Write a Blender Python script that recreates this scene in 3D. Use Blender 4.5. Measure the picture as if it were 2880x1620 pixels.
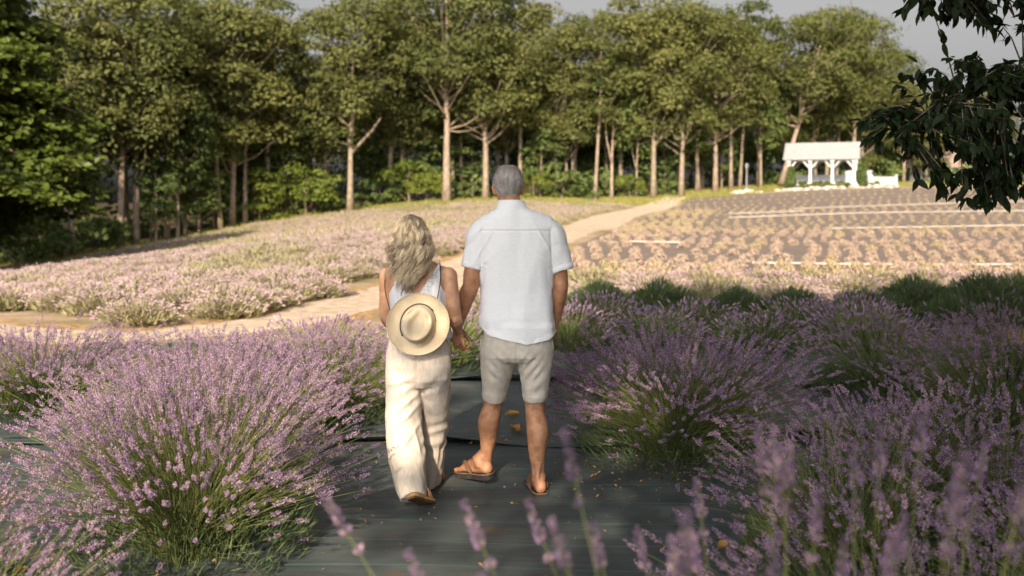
import bpy, math, random
import numpy as np
from mathutils import Vector, Matrix, noise as mnoise

R = math.radians
rng = np.random.default_rng(7)
random.seed(7)
scene = bpy.context.scene
for o in list(bpy.data.objects):
    bpy.data.objects.remove(o, do_unlink=True)
COL = scene.collection

# ------------------------------------------------------------------ camera
CAM_Z = 1.6
cam_d = bpy.data.cameras.new("camera")
cam = bpy.data.objects.new("camera", cam_d)
COL.objects.link(cam)
cam.location = (0, 0, CAM_Z)
cam.rotation_euler = (R(90), 0, 0)
cam_d.sensor_width = 36.0
cam_d.lens = 35.0
cam_d.shift_y = -0.0868
cam_d.clip_start = 0.05
cam_d.clip_end = 2000
cam_d.dof.use_dof = True
cam_d.dof.focus_distance = 5.35
cam_d.dof.aperture_fstop = 2.2
scene.camera = cam

# ------------------------------------------------------------------ world and sun
SUN_EL, SUN_AZ = 29.0, 9.0      # elevation; degrees the sun stands left of straight behind the camera
world = bpy.data.worlds.new("World")
scene.world = world
world.use_nodes = True
wn = world.node_tree.nodes
wl = world.node_tree.links
wn.clear()
sky = wn.new("ShaderNodeTexSky")
sky.sky_type = 'NISHITA'
sky.sun_disc = False
sky.sun_elevation = R(SUN_EL)
sky.sun_rotation = R(180 + SUN_AZ)
sky.air_density = 0.45
sky.dust_density = 6.0
sky.ozone_density = 1.0
hsv = wn.new("ShaderNodeHueSaturation")
hsv.inputs["Saturation"].default_value = 0.0
wl.new(sky.outputs[0], hsv.inputs["Color"])
bg = wn.new("ShaderNodeBackground")
bg.inputs["Strength"].default_value = 0.092
wl.new(hsv.outputs[0], bg.inputs["Color"])
wo = wn.new("ShaderNodeOutputWorld")
wl.new(bg.outputs[0], wo.inputs["Surface"])

sun_d = bpy.data.lights.new("sun", 'SUN')
sun_d.energy = 4.7
sun_d.angle = R(0.55)
sun_d.color = (1.0, 0.85, 0.64)
sun = bpy.data.objects.new("sun", sun_d)
COL.objects.link(sun)
sun_dir = Vector((-math.sin(R(SUN_AZ)) * math.cos(R(SUN_EL)), -math.cos(R(SUN_AZ)) * math.cos(R(SUN_EL)), math.sin(R(SUN_EL))))
sun.rotation_euler = sun_dir.to_track_quat('Z', 'Y').to_euler()
sun.location = sun_dir * 60

vs = scene.view_settings
scene.display_settings.display_device = 'sRGB'
vs.view_transform = 'Standard'
vs.look = 'None'
vs.gamma = 1.0
vs.use_curve_mapping = False
vs.exposure = 0.86
scene.render.engine = 'CYCLES'
cy = scene.cycles
cy.max_bounces = 7
cy.diffuse_bounces = 4
cy.glossy_bounces = 2
cy.transmission_bounces = 4
cy.transparent_max_bounces = 6
cy.caustics_reflective = False
cy.caustics_refractive = False
cy.sample_clamp_indirect = 6
cy.use_adaptive_sampling = True
cy.adaptive_threshold = 0.012
cy.use_denoising = True
try:
    cy.denoiser = 'OPENIMAGEDENOISE'
    cy.denoising_prefilter = 'ACCURATE'
except Exception:
    pass

# ------------------------------------------------------------------ helpers
def mesh_np(name, verts, faces, mats=(), fmat=None, attrs=None, smooth=False):
    """verts (N,3); faces: list of int arrays (M,k); fmat: list of ints/arrays per face array; attrs: {name: (N,) float}"""
    me = bpy.data.meshes.new(name)
    verts = np.ascontiguousarray(verts, dtype=np.float32)
    if not isinstance(faces, (list, tuple)):
        faces = [faces]
    faces = [np.asarray(f, dtype=np.int32) for f in faces if len(f)]
    me.vertices.add(len(verts))
    me.vertices.foreach_set("co", verts.ravel())
    nl = sum(f.size for f in faces)
    nf = sum(len(f) for f in faces)
    me.loops.add(nl)
    me.loops.foreach_set("vertex_index", np.concatenate([f.ravel() for f in faces]))
    me.polygons.add(nf)
    tot = np.concatenate([np.full(len(f), f.shape[1], np.int32) for f in faces])
    st = np.concatenate([[0], np.cumsum(tot)[:-1]]).astype(np.int32)
    me.polygons.foreach_set("loop_start", st)
    try:
        me.polygons.foreach_set("loop_total", tot)
    except Exception:
        pass
    for m in mats:
        me.materials.append(m)
    if fmat is not None:
        mi = np.concatenate([np.broadcast_to(np.asarray(a, np.int32), (len(f),)) for a, f in zip(fmat, faces)])
        me.polygons.foreach_set("material_index", np.ascontiguousarray(mi, np.int32))
    me.polygons.foreach_set("use_smooth", np.full(nf, bool(smooth)))
    for k, v in (attrs or {}).items():
        a = me.attributes.new(k, 'FLOAT', 'POINT')
        a.data.foreach_set("value", np.ascontiguousarray(v, np.float32))
    me.update(calc_edges=True)
    me.validate()
    return me

class MB:
    """collects pieces into one mesh"""
    def __init__(s):
        s.v = []; s.f = []; s.m = []; s.a = []; s.n = 0
    def add(s, v, f, mat=0, tint=0.5):
        v = np.asarray(v, float).reshape(-1, 3)
        if not isinstance(f, (list, tuple)) or (len(f) and np.isscalar(f[0][0])):
            f = [np.asarray(f)]
        for ff in f:
            ff = np.asarray(ff, int)
            if len(ff):
                s.f.append(ff + s.n); s.m.append(mat)
        s.v.append(v)
        s.a.append(np.broadcast_to(np.asarray(tint, float), (len(v),)))
        s.n += len(v)
    def mesh(s, name, mats, smooth=False):
        return mesh_np(name, np.concatenate(s.v), s.f, mats, s.m, {"tint": np.concatenate(s.a)}, smooth)
    def arrays(s):
        return np.concatenate(s.v), s.f
    def box(s, c, d, rz=0.0, mat=0, tint=0.5):
        c = np.asarray(c, float); d = np.asarray(d, float) / 2
        p = np.array([[x, y, z] for z in (-1, 1) for y in (-1, 1) for x in (-1, 1)], float) * d
        ca, sa = math.cos(rz), math.sin(rz)
        p = np.stack([p[:, 0] * ca - p[:, 1] * sa, p[:, 0] * sa + p[:, 1] * ca, p[:, 2]], 1) + c
        s.add(p, np.array([[0, 2, 3, 1], [4, 5, 7, 6], [0, 1, 5, 4], [2, 6, 7, 3], [0, 4, 6, 2], [1, 3, 7, 5]]), mat, tint)
    def tube(s, pts, rad, n=8, mat=0, tint=0.5, ref=(0, 1, 0), caps=True):
        v, f = tube(pts, rad, n, ref, caps)
        s.add(v, f, mat, tint)

def norm(a):
    a = np.asarray(a, float)
    return a / np.maximum(np.linalg.norm(a, axis=-1, keepdims=True), 1e-9)

def tube(pts, rad, n=8, ref=(0, 1, 0), caps=True):
    """ring tube along pts; rad: scalars or (ra, rb): ra along the side axis, rb along the other"""
    P = np.asarray(pts, float)
    rad = [(r, r) if np.isscalar(r) else r for r in rad]
    T = np.gradient(P, axis=0) if len(P) > 2 else np.repeat((P[1] - P[0])[None], 2, 0)
    T = norm(T)
    ref = np.asarray(ref, float)
    S = np.cross(np.broadcast_to(ref, T.shape), T)
    bad = np.linalg.norm(S, axis=1) < 0.05
    if bad.any():
        S[bad] = np.cross(np.broadcast_to(np.array([1.0, 0.2, 0.1]), T[bad].shape), T[bad])
    S = norm(S)
    B = np.cross(T, S)
    th = np.linspace(0, 2 * math.pi, n, endpoint=False)
    ra = np.array([r[0] for r in rad])[:, None, None]; rb = np.array([r[1] for r in rad])[:, None, None]
    V = P[:, None] + ra * np.cos(th)[None, :, None] * S[:, None] + rb * np.sin(th)[None, :, None] * B[:, None]
    k = len(P)
    i = np.arange(k - 1)[:, None] * n; j = np.arange(n)[None]; j2 = (j + 1) % n
    F = np.stack([i + j, i + j2, i + n + j2, i + n + j], -1).reshape(-1, 4)
    V = V.reshape(-1, 3)
    fs = [F]
    if caps:
        V = np.concatenate([V, P[:1], P[-1:]])
        a = np.arange(n); b = (a + 1) % n
        fs.append(np.concatenate([np.stack([b, a, np.full(n, k * n)], 1), np.stack([(k - 1) * n + a, (k - 1) * n + b, np.full(n, k * n + 1)], 1)]))
    return V, fs

def hloft(rings, n=36, caps=True):
    """horizontal rings (cx, cy, z, a, b, power, zfun(theta) or None); theta=0 is +x, theta=-90deg is -y (the back)"""
    th = np.linspace(0, 2 * math.pi, n, endpoint=False)
    V = []
    for r in rings:
        cx, cyy, z, a, b = r[:5]
        p = r[5] if len(r) > 5 and r[5] else 2.0
        c, s_ = np.cos(th), np.sin(th)
        x = cx + a * np.sign(c) * np.abs(c) ** (2 / p)
        y = cyy + b * np.sign(s_) * np.abs(s_) ** (2 / p)
        zz = np.full(n, z, float)
        if len(r) > 6 and r[6] is not None:
            zz = zz + r[6](th)
        V.append(np.stack([x, y, zz], 1))
    k = len(V)
    V = np.concatenate(V)
    i = np.arange(k - 1)[:, None] * n; j = np.arange(n)[None]; j2 = (j + 1) % n
    F = np.stack([i + j, i + j2, i + n + j2, i + n + j], -1).reshape(-1, 4)
    fs = [F]
    if caps:
        V = np.concatenate([V, V[:n].mean(0)[None], V[-n:].mean(0)[None]])
        a = np.arange(n); b = (a + 1) % n
        fs.append(np.concatenate([np.stack([b, a, np.full(n, k * n)], 1), np.stack([(k - 1) * n + a, (k - 1) * n + b, np.full(n, k * n + 1)], 1)]))
    return V, fs

def ellipsoid(c, r, nu=16, nv=10, rot=None):
    th = np.linspace(0, 2 * math.pi, nu, endpoint=False)
    ph = np.linspace(0, math.pi, nv + 1)[1:-1]
    V = np.array([[math.sin(p) * math.cos(t), math.sin(p) * math.sin(t), math.cos(p)] for p in ph for t in th])
    V = np.concatenate([V, [[0, 0, 1], [0, 0, -1]]]) * np.asarray(r)
    if rot is not None:
        V = V @ np.asarray(rot).T
    V = V + np.asarray(c)
    k = len(ph)
    i = np.arange(k - 1)[:, None] * nu; j = np.arange(nu)[None]; j2 = (j + 1) % nu
    F = np.stack([i + j, i + nu + j, i + nu + j2, i + j2], -1).reshape(-1, 4)
    a = np.arange(nu); b = (a + 1) % nu
    T = np.concatenate([np.stack([a, b, np.full(nu, k * nu)], 1), np.stack([(k - 1) * nu + b, (k - 1) * nu + a, np.full(nu, k * nu + 1)], 1)])
    return V, [F, T]

def cards(P, N, size, aspect=0.6, bend=0.0):
    """leaf quads (diamond) centred on P, facing N, random turn"""
    P = np.asarray(P, float); N = norm(N)
    k = len(P)
    r = rng.normal(size=(k, 3))
    U = norm(np.cross(N, r)); W = np.cross(N, U)
    s = np.broadcast_to(np.asarray(size, float), (k,))[:, None]
    a = s * aspect
    V = np.stack([P - U * s * .5, P + W * a * .5 + N * s * bend, P + U * s * .5, P - W * a * .5 + N * s * bend], 1).reshape(-1, 3)
    F = np.arange(4 * k).reshape(k, 4)
    return V, F

def link(name, me, parent=None):
    o = bpy.data.objects.new(name, me)
    COL.objects.link(o)
    if parent is not None:
        o.parent = parent
    return o

def tag(o, label=None, cat=None, group=None, kind=None):
    if label: o["label"] = label
    if cat: o["category"] = cat
    if group: o["group"] = group
    if kind: o["kind"] = kind
    return o

def thing(name, label, cat, loc=(0, 0, 0), rz=0.0, group=None, scale=1.0):
    o = bpy.data.objects.new(name, None)
    o.empty_display_size = 0.2
    COL.objects.link(o)
    o.location = loc
    o.rotation_euler = (0, 0, rz)
    o.scale = (scale,) * 3 if np.isscalar(scale) else scale
    return tag(o, label, cat, group)

# ------------------------------------------------------------------ materials
def new_mat(name):
    m = bpy.data.materials.new(name)
    m.use_nodes = True
    m.node_tree.nodes.clear()
    return m, m.node_tree.nodes, m.node_tree.links

def mat(name, c1, c2=None, *, scale=8.0, rough=0.75, spec=0.3, bump=0.0, bscale=None, stretch=(1, 1, 1), translucent=0.0,
        attr=False, rnd=0.0, crease=0.0, cscale=9.0, cstretch=(1, 1, 1), detail=4.0, sss=0.0, contrast=(0.35, 0.65), sheen=0.0):
    """two-tone noise material; attr: the 'tint' attribute moves between the tones as well; rnd: per-object lightness variation"""
    m, n, l = new_mat(name)
    out = n.new("ShaderNodeOutputMaterial")
    p = n.new("ShaderNodeBsdfPrincipled")
    p.inputs["Roughness"].default_value = rough
    p.inputs["Specular IOR Level"].default_value = spec
    if sss:
        p.inputs["Subsurface Weight"].default_value = sss
        p.inputs["Subsurface Radius"].default_value = (0.02, 0.008, 0.004)
        p.inputs["Subsurface Scale"].default_value = 0.5
    if sheen:
        p.inputs["Sheen Weight"].default_value = sheen
    tc = n.new("ShaderNodeTexCoord")
    mp = n.new("ShaderNodeMapping")
    mp.inputs["Scale"].default_value = stretch
    l.new(tc.outputs["Object"], mp.inputs["Vector"])
    col = None
    if c2 is None:
        rgb = n.new("ShaderNodeRGB"); rgb.outputs[0].default_value = (*c1, 1); col = rgb.outputs[0]
    else:
        nz = n.new("ShaderNodeTexNoise")
        nz.inputs["Scale"].default_value = scale
        nz.inputs["Detail"].default_value = detail
        l.new(mp.outputs[0], nz.inputs["Vector"])
        mr = n.new("ShaderNodeMapRange")
        mr.inputs["From Min"].default_value, mr.inputs["From Max"].default_value = contrast
        l.new(nz.outputs["Fac"], mr.inputs["Value"])
        fac = mr.outputs[0]
        if attr:
            at = n.new("ShaderNodeAttribute"); at.attribute_name = "tint"
            mx = n.new("ShaderNodeMath"); mx.operation = 'MULTIPLY_ADD'
            mx.inputs[1].default_value = 0.35
            l.new(fac, mx.inputs[0])
            m2 = n.new("ShaderNodeMath"); m2.operation = 'MULTIPLY'; m2.inputs[1].default_value = 0.65
            l.new(at.outputs["Fac"], m2.inputs[0]); l.new(m2.outputs[0], mx.inputs[2])
            fac = mx.outputs[0]
        mix = n.new("ShaderNodeMix"); mix.data_type = 'RGBA'
        mix.inputs["A"].default_value = (*c1, 1); mix.inputs["B"].default_value = (*c2, 1)
        l.new(fac, mix.inputs["Factor"])
        col = mix.outputs["Result"]
    if rnd:
        oi = n.new("ShaderNodeObjectInfo")
        mr2 = n.new("ShaderNodeMapRange")
        mr2.inputs["To Min"].default_value = 1 - rnd; mr2.inputs["To Max"].default_value = 1 + rnd
        l.new(oi.outputs["Random"], mr2.inputs["Value"])
        hs = n.new("ShaderNodeHueSaturation")
        l.new(mr2.outputs[0], hs.inputs["Value"])
        m3 = n.new("ShaderNodeMapRange")
        m3.inputs["To Min"].default_value = 0.5 + rnd * 0.07; m3.inputs["To Max"].default_value = 0.5 - rnd * 0.07
        l.new(oi.outputs["Random"], m3.inputs["Value"]); l.new(m3.outputs[0], hs.inputs["Hue"])
        l.new(col, hs.inputs["Color"]); col = hs.outputs[0]
    l.new(col, p.inputs["Base Color"])
    if bump:
        nb = n.new("ShaderNodeTexNoise")
        nb.inputs["Scale"].default_value = bscale or scale * 4
        nb.inputs["Detail"].default_value = 3
        l.new(mp.outputs[0], nb.inputs["Vector"])
        bp = n.new("ShaderNodeBump"); bp.inputs["Strength"].default_value = min(1.0, bump); bp.inputs["Distance"].default_value = 0.01
        l.new(nb.outputs["Fac"], bp.inputs["Height"]); l.new(bp.outputs[0], p.inputs["Normal"])
        if crease:
            mc = n.new("ShaderNodeMapping"); mc.inputs["Scale"].default_value = cstretch
            l.new(tc.outputs["Object"], mc.inputs["Vector"])
            nc = n.new("ShaderNodeTexNoise"); nc.noise_type = 'RIDGED_MULTIFRACTAL'; nc.inputs["Scale"].default_value = cscale
            nc.inputs["Detail"].default_value = 2.5; nc.inputs["Distortion"].default_value = .6
            l.new(mc.outputs[0], nc.inputs["Vector"])
            b2 = n.new("ShaderNodeBump"); b2.inputs["Strength"].default_value = crease; b2.inputs["Distance"].default_value = .012
            l.new(nc.outputs["Fac"], b2.inputs["Height"]); l.new(bp.outputs[0], b2.inputs["Normal"]); l.new(b2.outputs[0], p.inputs["Normal"])
    sh = p.outputs[0]
    if translucent:
        t = n.new("ShaderNodeBsdfTranslucent")
        hs2 = n.new("ShaderNodeHueSaturation"); hs2.inputs["Value"].default_value = 1.3; hs2.inputs["Saturation"].default_value = 1.1
        l.new(col, hs2.inputs["Color"]); l.new(hs2.outputs[0], t.inputs["Color"])
        ms = n.new("ShaderNodeMixShader"); ms.inputs[0].default_value = translucent
        l.new(sh, ms.inputs[1]); l.new(t.outputs[0], ms.inputs[2]); sh = ms.outputs[0]
    l.new(sh, out.inputs["Surface"])
    return m

M = {}
M['leaf_olive'] = mat('leaf_olive', (.068, .082, .020), (.155, .158, .048), scale=3, rough=.6, spec=.25, translucent=.3, attr=True, rnd=.16)
M['leaf_green'] = mat('leaf_green', (.050, .092, .024), (.165, .195, .055), scale=3, rough=.55, spec=.3, translucent=.3, attr=True, rnd=.14)
M['leaf_bright'] = mat('leaf_bright', (.080, .115, .016), (.200, .230, .042), scale=3, rough=.55, spec=.3, translucent=.35, attr=True, rnd=.12)
M['leaf_maple'] = mat('leaf_maple', (.040, .065, .010), (.120, .150, .022), scale=3, rough=.5, spec=.35, translucent=.3, attr=True, rnd=.08)
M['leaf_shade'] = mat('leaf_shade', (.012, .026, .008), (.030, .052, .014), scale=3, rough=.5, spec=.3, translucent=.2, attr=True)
M['bark'] = mat('bark', (.17, .125, .09), (.36, .285, .215), scale=6, rough=.9, spec=.1, bump=.6, stretch=(3, 3, .5), rnd=.14)
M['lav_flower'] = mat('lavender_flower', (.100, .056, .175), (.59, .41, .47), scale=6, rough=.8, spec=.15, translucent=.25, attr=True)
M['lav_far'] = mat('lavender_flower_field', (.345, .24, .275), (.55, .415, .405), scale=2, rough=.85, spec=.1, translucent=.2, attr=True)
M['lav_stem'] = mat('lavender_stem', (.085, .120, .036), (.26, .260, .095), scale=5, rough=.7, spec=.2, translucent=.2, attr=True)
M['lav_leaf'] = mat('lavender_leaf', (.040, .070, .028), (.115, .145, .058), scale=5, rough=.75, spec=.2, translucent=.2, attr=True)
M['dry_lav'] = mat('dried_lavender', (.36, .265, .20), (.55, .43, .345), scale=5, rough=.85, spec=.1, translucent=.2, attr=True)
M['lav_sun_stem'] = mat('lavender_stem_sun', (.17, .165, .075), (.39, .345, .19), scale=3, rough=.8, spec=.15, translucent=.2, attr=True)  # paler copy of the stem colour with sunlight put into it
M['soil'] = mat('soil', (.10, .075, .05), (.2, .15, .10), scale=6, rough=.95, spec=.05, bump=.4)
# ------------------------------------------------------------------ terrain
CTRL = np.array([
    (-8, -5, 0), (0, -5, 0), (8, -5, 0), (-8, 3, 0), (0, 3, 0), (8, 3, 0), (-5, 8, 0), (0, 8, 0), (6, 8, 0), (-2.4, 12, 0), (0, 13, 0), (8, 13, 0),
    (-8, 13, -.12), (-9, 22, -.28), (-7.8, 26, -.07), (-6.6, 34, .14), (-3.6, 42, .42), (-9.3, 18, -.26), (-16.5, 32, -1.14),
    (-25.7, 50, -2.0), (-24.7, 55, -1.54), (-22.9, 60, -1.25), (-19.8, 66, -.35), (-11.7, 72, .83), (-5.1, 75, 1.5), (0, 76, 1.6),
    (11.1, 78, 1.6), (17.9, 82, 2.2), (23.3, 86, 2.6), (26, 84, 2.66), (40, 86, 2.9), (3.4, 46, .25), (10.5, 72, 1.0), (18.9, 55, .85),
    (13, 38, .25), (8.4, 24.5, .03), (12.6, 24.5, .03), (27.7, 55, .95), (44, 86, 2.9), (-30, 110, -1), (0, 110, 2.4), (40, 110, 3.2),
    (-40, 60, -3), (-40, 30, -2), (60, 60, 1.5), (60, 110, 3.3), (30, 30, .3), (25, 5, .0), (-25, 5, -.3), (-22, 18, -.7)], float)
def _tps_k(r):
    return np.where(r > 1e-9, r * r * np.log(np.maximum(r, 1e-9)), 0)
_A = CTRL[:, :2] / 40
_K = _tps_k(np.linalg.norm(_A[:, None] - _A[None], axis=2)) + np.eye(len(_A)) * 2e-4
_P = np.concatenate([np.ones((len(_A), 1)), _A], 1)
_L = np.block([[_K, _P], [_P.T, np.zeros((3, 3))]])
_W = np.linalg.solve(_L, np.concatenate([CTRL[:, 2], [0, 0, 0]]))
def ground_z(x, y):
    x = np.asarray(x, float); y = np.asarray(y, float)
    sh = np.broadcast(x, y).shape
    q = np.stack([np.clip(np.broadcast_to(x, sh).ravel(), -40, 60), np.clip(np.broadcast_to(y, sh).ravel(), -5, 112)], 1) / 40
    out = np.empty(len(q))
    for i in range(0, len(q), 20000):
        s = q[i:i + 20000]
        out[i:i + 20000] = _tps_k(np.linalg.norm(s[:, None] - _A[None], axis=2)) @ _W[:len(_A)] + _W[len(_A)] + s @ _W[len(_A) + 1:]
    flat = np.clip((np.hypot(q[:, 0] * 40, (q[:, 1] * 40 - 4) * 1.0) - 10) / 6, 0, 1)
    return (out * flat).reshape(sh)
def gz(x, y):
    return float(ground_z(np.array([x]), np.array([y]))[0])

EDGE = np.array([(-60, 30), (-33, 40), (-26.5, 50), (-25, 55), (-23, 60), (-19.8, 66), (-11.7, 71.5), (-5.1, 75), (0, 76.5), (11.1, 78.5), (17.9, 83), (23.3, 90), (34, 95), (54, 102), (90, 110)], float)
PATH = np.array([(-16, 17.5), (-9, 13.6), (-6.4, 12.0), (-4.6, 11.6), (-3.45, 12.4), (-2.5, 15.3), (-1.0, 22), (.9, 32), (3.2, 45), (6.4, 60), (10.3, 72), (13, 79)], float)
PATH_W = np.array([1.1, 1.0, .72, .58, .60, .72, 1.15, 1.3, 1.6, 1.6, 1.4, 1.0])
def resample(P, n, extra=None):
    d = np.concatenate([[0], np.cumsum(np.linalg.norm(np.diff(P, axis=0), axis=1))])
    s = np.linspace(0, d[-1], n)
    # catmull-like smoothing by cubic hermite
    t = np.gradient(P, d, axis=0)
    out = []
    for q in s:
        k = min(max(np.searchsorted(d, q) - 1, 0), len(P) - 2)
        h = d[k + 1] - d[k]; u = (q - d[k]) / h
        out.append((2*u**3-3*u**2+1)*P[k] + (u**3-2*u**2+u)*h*t[k] + (-2*u**3+3*u**2)*P[k+1] + (u**3-u**2)*h*t[k+1])
    out = np.array(out)
    return (out, np.interp(s, d, extra)) if extra is not None else out
PATH_S, PATH_SW = resample(PATH, 220, PATH_W)
EDGE_S = resample(EDGE, 300)
def path_dist(x, y):
    q = np.stack([x, y], 1)
    d = np.linalg.norm(q[:, None] - PATH_S[None], axis=2)
    k = d.argmin(1)
    T = np.gradient(PATH_S, axis=0)
    side = T[k, 0] * (q[:, 1] - PATH_S[k, 1]) - T[k, 1] * (q[:, 0] - PATH_S[k, 0])   # >0: left of the path
    return d[np.arange(len(q)), k] - PATH_SW[k], side
def edge_y(x):
    return np.interp(x, EDGE_S[:, 0], EDGE_S[:, 1])
def edge_dist(x, y):
    """positive = inside the field, negative = inside the wood"""
    q = np.stack([x, y], 1)
    d = np.linalg.norm(q[:, None] - EDGE_S[None], axis=2).min(1)
    return np.where(y < edge_y(x), d, -d)

def grid_sheet(name, xs, ys, zoff, mats, attrs=None, fn=None):
    X, Y = np.meshgrid(xs, ys)
    Z = ground_z(X, Y) + zoff
    if fn is not None:
        Z = Z + fn(X, Y)
    V = np.stack([X.ravel(), Y.ravel(), Z.ravel()], 1)
    ny, nx = X.shape
    i = np.arange(ny - 1)[:, None] * nx; j = np.arange(nx - 1)[None]
    F = np.stack([i + j, i + j + 1, i + nx + j + 1, i + nx + j], -1).reshape(-1, 4)
    return mesh_np(name, V, F, mats, attrs=attrs(V) if attrs else None, smooth=True)

def ground_mat():
    m, n, l = new_mat("field_ground")
    out = n.new("ShaderNodeOutputMaterial"); p = n.new("ShaderNodeBsdfPrincipled")
    p.inputs["Roughness"].default_value = .95; p.inputs["Specular IOR Level"].default_value = .1
    tc = n.new("ShaderNodeTexCoord")
    def nz(sc, a, b, lo=.35, hi=.65, detail=5):
        t = n.new("ShaderNodeTexNoise"); t.inputs["Scale"].default_value = sc; t.inputs["Detail"].default_value = detail
        l.new(tc.outputs["Object"], t.inputs["Vector"])
        mr = n.new("ShaderNodeMapRange"); mr.inputs["From Min"].default_value = lo; mr.inputs["From Max"].default_value = hi
        l.new(t.outputs["Fac"], mr.inputs["Value"])
        mx = n.new("ShaderNodeMix"); mx.data_type = 'RGBA'
        mx.inputs["A"].default_value = (*a, 1); mx.inputs["B"].default_value = (*b, 1)
        l.new(mr.outputs[0], mx.inputs["Factor"])
        return mx.outputs["Result"]
    def blend(a, b, attr):
        at = n.new("ShaderNodeAttribute"); at.attribute_name = attr
        t = n.new("ShaderNodeTexNoise"); t.inputs["Scale"].default_value = 1.3; t.inputs["Detail"].default_value = 5
        l.new(tc.outputs["Object"], t.inputs["Vector"])
        ad = n.new("ShaderNodeMath"); ad.operation = 'MULTIPLY_ADD'; ad.inputs[1].default_value = .8; 
        l.new(t.outputs["Fac"], ad.inputs[0]); 
        sb = n.new("ShaderNodeMath"); sb.operation = 'SUBTRACT'; sb.inputs[1].default_value = .4
        l.new(at.outputs["Fac"], sb.inputs[0]); l.new(sb.outputs[0], ad.inputs[2])
        mr = n.new("ShaderNodeMapRange"); mr.inputs["From Min"].default_value = .3; mr.inputs["From Max"].default_value = .7
        l.new(ad.outputs[0], mr.inputs["Value"])
        mx = n.new("ShaderNodeMix"); mx.data_type = 'RGBA'
        l.new(mr.outputs[0], mx.inputs["Factor"]); l.new(a, mx.inputs["A"]); l.new(b, mx.inputs["B"])
        return mx.outputs["Result"]
    field = nz(1.2, (.20, .17, .085), (.40, .29, .21))
    grass = nz(2.0, (.17, .175, .045), (.36, .31, .10))
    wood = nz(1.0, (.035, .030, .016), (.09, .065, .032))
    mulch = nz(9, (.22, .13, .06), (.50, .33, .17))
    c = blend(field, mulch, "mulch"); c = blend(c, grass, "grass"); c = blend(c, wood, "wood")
    l.new(c, p.inputs["Base Color"])
    t = n.new("ShaderNodeTexNoise"); t.inputs["Scale"].default_value = 14; t.inputs["Detail"].default_value = 6
    l.new(tc.outputs["Object"], t.inputs["Vector"])
    bp = n.new("ShaderNodeBump"); bp.inputs["Strength"].default_value = .7; bp.inputs["Distance"].default_value = .04
    l.new(t.outputs["Fac"], bp.inputs["Height"]); l.new(bp.outputs[0], p.inputs["Normal"])
    l.new(p.outputs[0], out.inputs["Surface"])
    return m
M['ground'] = ground_mat()
def ground_attrs(V):
    x, y = V[:, 0], V[:, 1]
    e = edge_dist(x, y)
    grass = np.clip(1 - (e - 3.2) / 1.6, 0, 1)
    grass = np.maximum(grass, np.clip((y - 80) / 3, 0, 1) * np.clip((x - 13) / 3, 0, 1))
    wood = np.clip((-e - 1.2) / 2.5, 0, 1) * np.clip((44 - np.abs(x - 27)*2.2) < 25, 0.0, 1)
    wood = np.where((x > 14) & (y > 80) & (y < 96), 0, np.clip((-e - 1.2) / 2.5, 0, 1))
    pd, _ = path_dist(x, y)
    mulch = np.clip(1 - pd / .4, 0, 1) * (y < 30)
    mulch = np.maximum(mulch, np.clip(1 - np.hypot((x - 6.4) / 2.0, (y - 11.3) / 1.2), 0, 1) * 1.6)
    return {"grass": grass, "wood": wood, "mulch": np.clip(mulch, 0, 1)}
gx = np.concatenate([[-600, -400, -250, -150, -100, -70, -52], np.arange(-40, 60.1, .7), [72, 90, 120, 170, 260, 420, 600]])
gy = np.concatenate([[-200, -100, -50, -25, -12], np.arange(-5, 113, .7), [120, 135, 160, 200, 280, 420, 650, 900]])
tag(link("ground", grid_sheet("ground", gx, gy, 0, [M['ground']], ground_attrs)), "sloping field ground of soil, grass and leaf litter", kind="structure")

# the pale mulch path
def path_sheet():
    W = 11
    T = norm(np.gradient(PATH_S, axis=0)); Nn = np.stack([-T[:, 1], T[:, 0]], 1)
    wv = rng.normal(0, .08, (len(PATH_S), 2))
    u = np.linspace(-1, 1, W)
    ww = PATH_SW[:, None] * np.ones((1, W)) + np.where(u < 0, wv[:, :1], wv[:, 1:])
    XY = PATH_S[:, None] + Nn[:, None] * (u[None] * ww)[..., None]
    Z = ground_z(XY[..., 0], XY[..., 1]) + .016 - .03 * np.abs(u[None]) ** 6 + rng.normal(0, .004, ww.shape)
    V = np.concatenate([XY, Z[..., None]], 2).reshape(-1, 3)
    k = len(PATH_S)
    i = np.arange(k - 1)[:, None] * W; j = np.arange(W - 1)[None]
    F = np.stack([i + j, i + W + j, i + W + j + 1, i + j + 1], -1).reshape(-1, 4)
    return mesh_np("path", V, F, [M['path']], smooth=True)
M['path'] = mat('path_mulch', (.40, .30, .215), (.56, .455, .36), scale=5, rough=.95, spec=.05, bump=.8, bscale=30, detail=8)
tag(link("path", path_sheet()), "pale sunlit mulch path winding up the field", kind="structure")

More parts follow.
